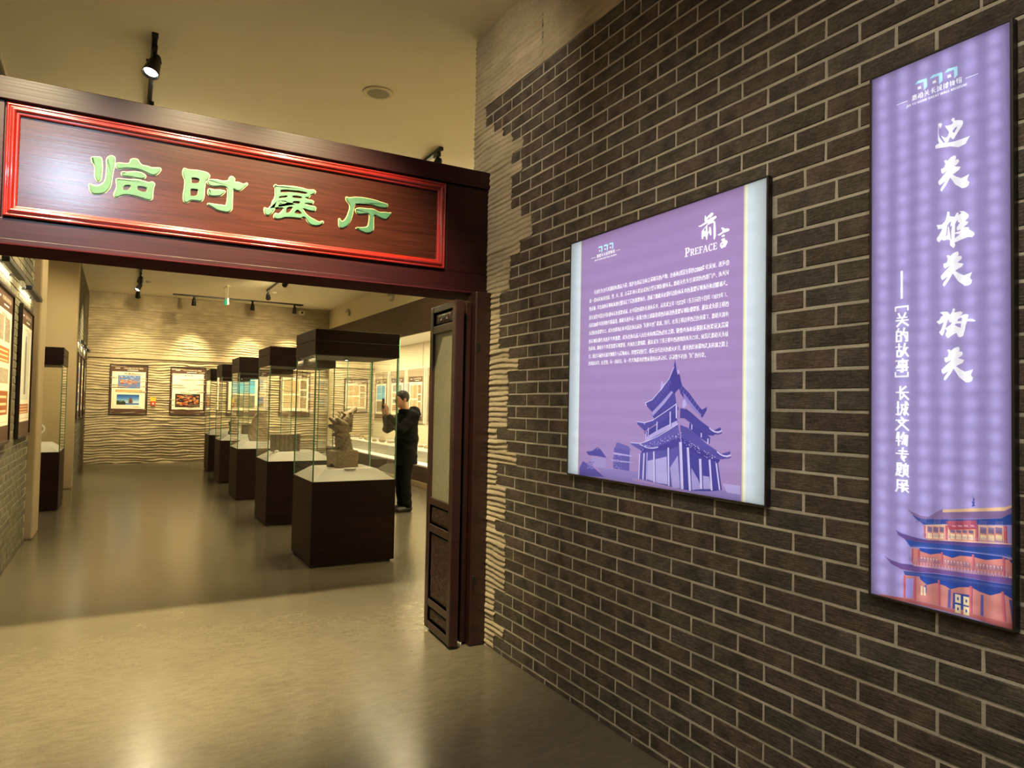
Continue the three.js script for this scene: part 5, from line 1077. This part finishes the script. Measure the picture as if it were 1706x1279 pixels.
track('black ceiling track along the left aisle', 0.30, -15.6, 0.31, -18.9);
[[-15.85, 'nearest'], [-17.0, 'middle'], [-18.1, 'farthest']].forEach(([z, w], i) => trackLamp(w + ' of three black spotlights in a line over the left aisle', [0.302, CEIL, z], [[0.0, 2.3, BACK_Z], [-0.69, 2.2, -16.2], [0.3, 2.0, BACK_Z]][i], [POWER.backWash, POWER.farLeft, 14][i], { group: 'spotlights over the left aisle', angle: 0.6, penumbra: 1 }));
track('long black ceiling track across the back of the gallery', 1.07, -18.7, 4.13, -18.7);
[[1.52, 'left'], [2.88, 'middle'], [3.92, 'right']].forEach(([x, w]) => trackLamp(w + ' black spotlight on the cross track before the back wall', [x, CEIL, -18.7], [x + 0.05, 1.8, BACK_Z], POWER.wallSpot, { group: 'spotlights on the cross track', angle: 0.56, penumbra: 1 }));
track('short black ceiling track above the display cases', 2.885, -13.6, 2.885, -16.7);
trackLamp('black spotlight at the far end of the track above the display cases', [2.885, CEIL, -16.6], [3.6, 2.2, BACK_Z], POWER.backWash * 0.45, { angle: 0.65, penumbra: 1 });
trackLamp('black spotlight midway on the track above the display cases', [2.885, CEIL, -14.6], [1.9, 2.5, BACK_Z], POWER.backWash, { angle: 0.6, penumbra: 1 });
trackLamp('added spotlight aimed into the left alcove, hidden above the lintel', [0.16, CEIL, -11.6], [-1.25, 2.3, -14.18], 22, { angle: 0.5, penumbra: 1 });  // unseen lamp, added to light the alcove end wall
{ const o = thing('ceiling_speaker', 'round pale ceiling speaker above the name board', 'speaker', [1.787, CEIL, -5.55]); part(o, 'rim', new THREE.LatheGeometry([[0.088, 0], [0.125, 0], [0.122, -0.008], [0.105, -0.014], [0.09, -0.010], [0.088, 0]].map(([a, b]) => new THREE.Vector2(a, b)), 48), M.paint); part(o, 'grille', at(cyl(0.092, 0.092, 0.008, 40), 0, -0.005, 0), std({ color: lin(0.34, 0.30, 0.23), roughness: 0.8, bumpMap: rep(paintBump, 30, 30), bumpScale: 0.001 }), 'grey grille'); }
for (const [x, z, l] of [[0.477, -17.1, 'small round smoke detector on the ceiling over the left aisle'], [3.10, -17.0, 'small round smoke detector on the ceiling by the short track']]) { const o = thing('smoke_detector', l, 'smoke detector', [x, CEIL, z]); part(o, 'body', new THREE.LatheGeometry([[0, -0.045], [0.03, -0.045], [0.045, -0.03], [0.06, -0.012], [0.06, 0]].map(([a, b]) => new THREE.Vector2(a, b)), 24), M.paint); part(o, 'ring', at(new THREE.TorusGeometry(0.047, 0.004, 8, 24), 0, -0.026, 0, Math.PI / 2), M.mortar); }
{ const o = thing('exit_sign', 'green exit sign seen edge on, hanging on two rods from the gallery ceiling', 'sign', [2.04, CEIL, -16.85], Math.PI / 2 + 0.05); for (const s of [-1, 1]) part(o, 'rod', at(cyl(0.005, 0.005, 0.28, 8), s * 0.14, -0.14, 0), M.steel); part(o, 'case', rbox(-0.18, 0.18, -0.42, -0.28, -0.016, 0.016, 0.004), M.steel); for (const s of [-1, 1]) part(o, 'face', at(new THREE.PlaneGeometry(0.34, 0.12), 0, -0.35, s * 0.0175, 0, s < 0 ? Math.PI : 0), std({ color: 0x02140a, emissive: lin(0.03, 0.42, 0.15), emissiveIntensity: 0.8 }), 'lit green face'); part(o, 'ceiling_plate', rbox(-0.2, 0.2, -0.012, 0, -0.03, 0.03, 0.004), M.paint); }
for (const [z, l] of [[-17.5, 'small silver emergency light high on the cream wall, far one'], [-14.3, 'small silver emergency light high on the cream wall, near one']]) { const o = thing('emergency_light', l, 'emergency light', [5.04, 3.83, z], -Math.PI / 2); part(o, 'body', rbox(-0.07, 0.07, -0.06, 0.05, 0, 0.06, 0.008), M.steel); for (const s of [-1, 1]) part(o, 'lamp', at(cyl(0.045, 0.035, 0.06, 20), s * 0.06, 0.065, 0.06, Math.PI / 2 - 0.3), M.steel); }
{ const o = thing('wall_camera', 'small grey camera at the right end of the back wall below the ceiling', 'camera', [4.25, 3.98, BACK_Z + 0.03]); part(o, 'body', rbox(-0.07, 0.07, -0.06, 0.05, 0.05, 0.16, 0.01), M.paint); part(o, 'bracket', at(cyl(0.015, 0.015, 0.08, 10), 0, 0, 0.03, Math.PI / 2), M.steel); part(o, 'eye', at(cyl(0.03, 0.03, 0.02, 16), 0, 0, 0.165, Math.PI / 2), M.black); }

// ---------------------------------------------------------------- lobby lamps behind and above the camera, with added fill lamps
track('black ceiling track across the lobby in front of the name board', -0.9, -2.97, 1.7, -2.97);
[[-0.50, 'left'], [0.38, 'middle'], [1.02, 'right']].forEach(([x, w]) => trackLamp(w + ' black lobby spotlight in front of the name board', [x, CEIL, -2.97], [x - 0.05, 0, -5.2], POWER.lobbySpot, { group: 'lobby spotlights', angle: 0.6, penumbra: 1, color: SOFT }));
trackLamp('cool white spotlight behind the viewpoint aimed at the name board', [-0.56, CEIL, 0.84], [-0.28, 2.68, LINTEL_Z], POWER.coolSpot, { angle: 0.22, penumbra: 1, color: COOL, lens: M.coolLens });
track('short black ceiling track behind the viewpoint', -1.0, 0.84, 0.2, 0.84);
[[-6.7, 'nearer'], [-8.0, 'farther']].forEach(([z, w]) => trackLamp(w + ' of two added spotlights that wash the left wall, hidden above the lintel', [0.16, CEIL, z], [-0.85, 1.7, z + 0.35], POWER.leftFill, { group: 'spotlights that wash the left wall', angle: 0.6, penumbra: 1 }));  // unseen lamps, added to brighten the left brick wall
for (const [x, z, l] of [[-0.73, 1.8, 'square cool white ceiling panel light behind the viewpoint']]) { const o = thing('panel_light', l, 'ceiling light', [x, CEIL, z]); part(o, 'frame', [rbox(-0.32, 0.32, -0.015, 0, -0.32, -0.29, 0.003), rbox(-0.32, 0.32, -0.015, 0, 0.29, 0.32, 0.003), rbox(-0.32, -0.29, -0.015, 0, -0.29, 0.29, 0.003), rbox(0.29, 0.32, -0.015, 0, -0.29, 0.29, 0.003)], M.white); part(o, 'diffuser', box(-0.29, 0.29, -0.010, -0.004, -0.29, 0.29), M.coolLens); const a = new THREE.RectAreaLight(COOL, POWER.coolPanel, 0.58, 0.58); a.position.set(0, -0.02, 0); a.rotation.x = -Math.PI / 2; o.add(a); }

for (const [x, z, l] of [[-1.6, 0.4, 'added warm fill panel on the ceiling to the left of the viewpoint'], [0.6, 2.9, 'added warm fill panel on the ceiling far behind the viewpoint'], [-2.6, -1.8, 'added warm fill panel on the ceiling by the left lobby wall']]) {  // fill panels, made up to raise the light on the brick wall
  const o = thing('panel_light', l, 'ceiling light', [x, CEIL, z]); part(o, 'frame', [rbox(-0.32, 0.32, -0.015, 0, -0.32, -0.29, 0.003), rbox(-0.32, 0.32, -0.015, 0, 0.29, 0.32, 0.003), rbox(-0.32, -0.29, -0.015, 0, -0.29, 0.29, 0.003), rbox(0.29, 0.32, -0.015, 0, -0.29, 0.29, 0.003)], M.white); part(o, 'diffuser', box(-0.29, 0.29, -0.010, -0.004, -0.29, 0.29), M.lens);
  const a = new THREE.RectAreaLight(NEUTRAL, POWER.lobbyFill, 0.58, 0.58); a.position.set(0, -0.02, 0); a.rotation.x = -Math.PI / 2; o.add(a);
}
// gallery: two added fill lamps, unseen above the lintel, made up to brighten the ceiling
for (const [x, l] of [[0.45, 'added long fill lamp over the left aisle, hidden behind the lintel'], [3.75, 'added long fill lamp over the right aisle, hidden behind the lintel']]) {
  const o = thing('added_fill_lamp', l, 'lamp', [x, 3.64, -9.7], 0, 'added fill lamps'), n = 4.2;
  part(o, 'housing', rbox(-0.06, 0.06, 0, 0.07, -n / 2, n / 2, 0.008), M.paint); for (const s of [-1, 1]) part(o, 'cable', at(cyl(0.004, 0.004, CEIL - 3.71, 8), 0, (CEIL - 3.71) / 2 + 0.07, s * 1.9), M.steel);
  part(o, 'upper_diffuser', box(-0.05, 0.05, 0.07, 0.073, -n / 2 + 0.02, n / 2 - 0.02), M.lens); part(o, 'lower_diffuser', box(-0.05, 0.05, -0.003, 0, -n / 2 + 0.02, n / 2 - 0.02), M.lens);
  for (const [y, r, p] of [[0.08, Math.PI / 2, POWER.fillUp], [-0.01, -Math.PI / 2, x < 1 ? POWER.aisleFill : POWER.fillDown]]) { const a = new THREE.RectAreaLight(SOFT, p, 0.1, n - 0.04); a.position.set(0, y, 0); a.rotation.x = r; o.add(a); }
}

track('added ceiling track along the lobby for the brick wall fill lamps', 0.35, -3.4, 0.35, 0.6);  // added track that carries the made-up wall washers
[[-2.45, 'far'], [-1.15, 'middle'], [0.2, 'near']].forEach(([z, w]) => trackLamp(w + ' added lobby spotlight of three aimed at the brick wall', [0.35, CEIL, z], [WALL_X, 1.0, z - 0.35], POWER.brickFill, { group: 'added spotlights aimed at the brick wall', angle: 0.75, penumbra: 1, color: NEUTRAL }));  // unseen fill lamps, added to brighten the bricks but not the floor
trackLamp('added lobby spotlight aimed up at the plaster corner above the name board', [0.35, CEIL, -3.15], [WALL_X, 3.3, -4.0], POWER.brickFill * 0.9, { angle: 0.55, penumbra: 1, color: NEUTRAL });  // unseen fill lamp, added to brighten the upper plaster

// ---------------------------------------------------------------- visitor photographing the cases: faces the row of cases, hands raised with a phone
{
  const P = thing('person', 'man in a black hooded jacket and black trousers holding up a phone', 'person', [3.64, 0, -9.72], 0.10);
  const skin = std({ color: lin(0.50, 0.27, 0.16), roughness: 0.6 }), cloth = phys({ color: lin(0.0045, 0.0043, 0.0048), specularIntensity: 0.25, roughness: 0.85, bumpMap: rep(paintBump, 9, 9), bumpScale: 0.002 }), trouser = phys({ color: lin(0.006, 0.0055, 0.006), roughness: 0.9, specularIntensity: 0.25 }), hair = std({ color: lin(0.008, 0.007, 0.006), roughness: 0.55 }), shoe = std({ color: lin(0.012, 0.011, 0.010), roughness: 0.5 });
  const HC = [-0.045, 1.625, 0], sh = (s) => [0.075, 1.375, s * 0.165], el = (s) => [-0.16, 1.185, s * 0.215], wr = (s) => [-0.275, 1.395, s * 0.06], kn = (s) => [0.0, 0.49, s * 0.088], hip = (s) => [0.04, 0.88, s * 0.085], an = (s) => [0.045, 0.085, s * 0.095];
  // body: head, neck, trunk, limbs and hands in one surface
  const body = (x, y, z) => {
    let d = ell(x, y, z, [HC[0] + 0.012, HC[1] + 0.025, 0], [0.093, 0.092, 0.074]);
    d = smin(d, ell(x, y, z, [HC[0] - 0.03, HC[1] - 0.035, 0], [0.06, 0.078, 0.056]), 0.03); d = smin(d, ell(x, y, z, [HC[0] - 0.062, HC[1] - 0.092, 0], [0.024, 0.02, 0.026]), 0.02);
    d = smin(d, cap(x, y, z, [HC[0] - 0.086, HC[1] + 0.012, 0], [HC[0] - 0.108, HC[1] - 0.024, 0], 0.009, 0.014), 0.012);                                      // nose
    d = smin(d, cap(x, y, z, [HC[0] - 0.086, HC[1] - 0.056, -0.018], [HC[0] - 0.086, HC[1] - 0.056, 0.018], 0.008, 0.008), 0.008);                               // lips
    d = smin(d, cap(x, y, z, [HC[0] - 0.08, HC[1] + 0.03, -0.035], [HC[0] - 0.08, HC[1] + 0.03, 0.035], 0.011, 0.011), 0.012);                                   // brow
    for (const s of [-1, 1]) { d = Math.max(d, -(Math.hypot(x - HC[0] + 0.088, y - HC[1] - 0.01, z - s * 0.031) - 0.011)); d = smin(d, ell(x, y, z, [HC[0] - 0.073, HC[1] + 0.008, s * 0.031], [0.012, 0.010, 0.013]), 0.004); d = smin(d, ell(x, y, z, [HC[0] + 0.02, HC[1] - 0.005, s * 0.076], [0.02, 0.034, 0.010]), 0.006); }
    d = smin(d, cap(x, y, z, [HC[0] + 0.02, HC[1] - 0.06, 0], [0.045, 1.42, 0], 0.056, 0.062), 0.03);
    d = smin(d, cap(x, y, z, [0.06, 1.34, 0], [0.05, 0.95, 0], 0.12, 0.115), 0.05);
    for (const s of [-1, 1]) {
      d = smin(d, cap(x, y, z, sh(s), el(s), 0.052, 0.042), 0.03); d = smin(d, cap(x, y, z, el(s), wr(s), 0.04, 0.027), 0.015);
      d = smin(d, cap(x, y, z, hip(s), kn(s), 0.085, 0.058), 0.03); d = smin(d, cap(x, y, z, kn(s), an(s), 0.055, 0.036), 0.02);
    }
    return d;
  };
  const finger = (d, x, y, z, pts, r) => { for (let i = 0; i + 1 < pts.length; i++) d = smin(d, cap(x, y, z, pts[i], pts[i + 1], r - i * 0.0006, r - (i + 1) * 0.0006), 0.004); return d; };
  const hand = (x, y, z, s) => {
    const w = wr(s); let d = cap(x, y, z, [w[0] + 0.012, w[1] - 0.03, w[2]], [w[0] - 0.006, w[1] + 0.012, w[2]], 0.027, 0.026);
    d = smin(d, bx3(x, y, z, [w[0] - 0.022, w[1] + 0.05, w[2] - s * 0.002], [0.021, 0.042, 0.013], 0.011), 0.012);
    [0.098, 0.108, 0.103, 0.088].forEach((len, k) => { const fx = w[0] - 0.046 + k * 0.015, by = w[1] + 0.088 - (k === 3 ? 0.006 : 0); d = finger(d, x, y, z, [[fx + 0.004, by - 0.015, w[2]], [fx - 0.004, by + len * 0.32, w[2] - s * 0.003], [fx - 0.012, by + len * 0.55, w[2] - s * 0.018], [fx - 0.016, by + len * 0.62, w[2] - s * 0.034]], 0.0088 - (k === 3 ? 0.001 : 0)); });
    return finger(d, x, y, z, [[w[0] - 0.018, w[1] + 0.022, w[2] - s * 0.01], [w[0] - 0.05, w[1] + 0.05, w[2] - s * 0.02], [w[0] - 0.066, w[1] + 0.085, w[2] - s * 0.026]], 0.010);
  };
  const parts = [];
  parts[0] = surface((x, y, z) => (y > 1.46 ? 1 : body(x, y, z)), [-0.36, -0.02, -0.32], [0.26, 1.47, 0.32], 0.012);
  parts.push(surface((x, y, z) => (y < 1.43 ? 1 : body(x, y, z)), [-0.18, 1.42, -0.12], [0.12, 1.78, 0.12], 0.0036));
  for (const s of [-1, 1]) parts.push(surface((x, y, z) => hand(x, y, z, s), [-0.40, 1.33, s * 0.06 - 0.07], [-0.22, 1.60, s * 0.06 + 0.07], 0.0032));
  part(P, 'body', parts, skin);
  // hooded jacket, to mid thigh, sleeves to the wrist
  const jacket = (x, y, z) => {
    let d = cap(x, y, z, [0.07, 1.34, 0], [0.055, 1.05, 0], 0.148, 0.158); d = smin(d, cap(x, y, z, [0.05, 1.05, 0], [0.045, 0.66, 0], 0.16, 0.168), 0.06); d = Math.max(Math.hypot(d, 0) * Math.sign(d), Math.abs(z) - 0.24);
    d = smin(d, cap(x, y, z, sh(-1), sh(1), 0.085, 0.085), 0.04);
    for (const s of [-1, 1]) { d = smin(d, cap(x, y, z, sh(s), el(s), 0.082, 0.066), 0.035); d = smin(d, cap(x, y, z, el(s), [wr(s)[0] + 0.012, wr(s)[1] - 0.022, wr(s)[2]], 0.063, 0.043), 0.02); }
    d = smin(d, ell(x, y, z, [0.165, 1.425, 0], [0.088, 0.10, 0.135]), 0.03);                                       // hood lying on the back
    d = smin(d, Math.max(Math.hypot(Math.hypot(x - 0.03, z * 0.95) - 0.078, (y - 1.455) * 0.8) - 0.026, -1), 0.02);    // collar
    d = Math.max(d, 0.67 - y + 0.012 * Math.sin(z * 14));
    return d + 0.006 * nz(x * 9, y * 11, z * 9) + 0.004 * Math.sin(y * 52 + 3 * nz(x * 6, y * 4, z * 6));
  };
  part(P, 'jacket', surface(jacket, [-0.36, 0.62, -0.36], [0.32, 1.60, 0.36], 0.011), cloth, 'black hooded jacket');
  const legs = (x, y, z) => { let d = 1; for (const s of [-1, 1]) { d = smin(d, cap(x, y, z, hip(s), kn(s), 0.108, 0.078), 0.02); d = smin(d, cap(x, y, z, kn(s), [an(s)[0], 0.06, an(s)[2]], 0.078, 0.064), 0.02); } return Math.max(d, 0.055 - y, y - 0.95) + 0.005 * Math.sin(y * 45 + 4 * nz(x * 5, y * 5, z * 5)) * smooth(0.5 - y, 0, 0.3); };
  part(P, 'trousers', surface(legs, [-0.16, 0.03, -0.26], [0.22, 0.98, 0.26], 0.011), trouser, 'black trousers');
  for (const s of [-1, 1]) part(P, 'shoe', surface((x, y, z) => { let d = cap(x, y, z, [0.07, 0.045, an(s)[2]], [-0.11, 0.036, an(s)[2] * 1.06], 0.047, 0.04); d = smin(d, cap(x, y, z, an(s), [0.05, 0.05, an(s)[2]], 0.05, 0.05), 0.03); return Math.max(d, -y); }, [-0.18, -0.012, s * 0.098 - 0.08], [0.15, 0.16, s * 0.098 + 0.08], 0.007), shoe, 'black shoe');
  part(P, 'hair', surface((x, y, z) => { let d = ell(x, y, z, [HC[0] + 0.018, HC[1] + 0.034, 0], [0.104, 0.098, 0.084]); d = Math.max(d, -ell(x, y, z, [HC[0] - 0.075, HC[1] - 0.05, 0], [0.085, 0.105, 0.09])); d = Math.max(d, -(y - (HC[1] - 0.065))); return d + 0.003 * nz(x * 50, y * 20, z * 50); }, [-0.19, 1.54, -0.12], [0.13, 1.79, 0.12], 0.0045), hair, 'short black hair');
  for (const s of [-1, 1]) part(P, 'eye', at(new THREE.SphereGeometry(0.0095, 14, 10), HC[0] - 0.0765, HC[1] + 0.01, s * 0.031), std({ color: lin(0.03, 0.02, 0.015), roughness: 0.2 }));
  const ph = thing('phone', 'dark phone held up in both hands by the man', 'phone', [3.64 - 0.325, 1.555, -9.70], 0.10);
  part(ph, 'body', rbox(-0.004, 0.004, -0.075, 0.075, -0.037, 0.037, 0.003), M.black); part(ph, 'screen', at(new THREE.PlaneGeometry(0.066, 0.142), 0.0045, 0, 0, 0, Math.PI / 2), std({ color: 0x050505, emissive: lin(0.4, 0.36, 0.28), emissiveIntensity: 0.6 }));
}
renderer.render(scene, camera);
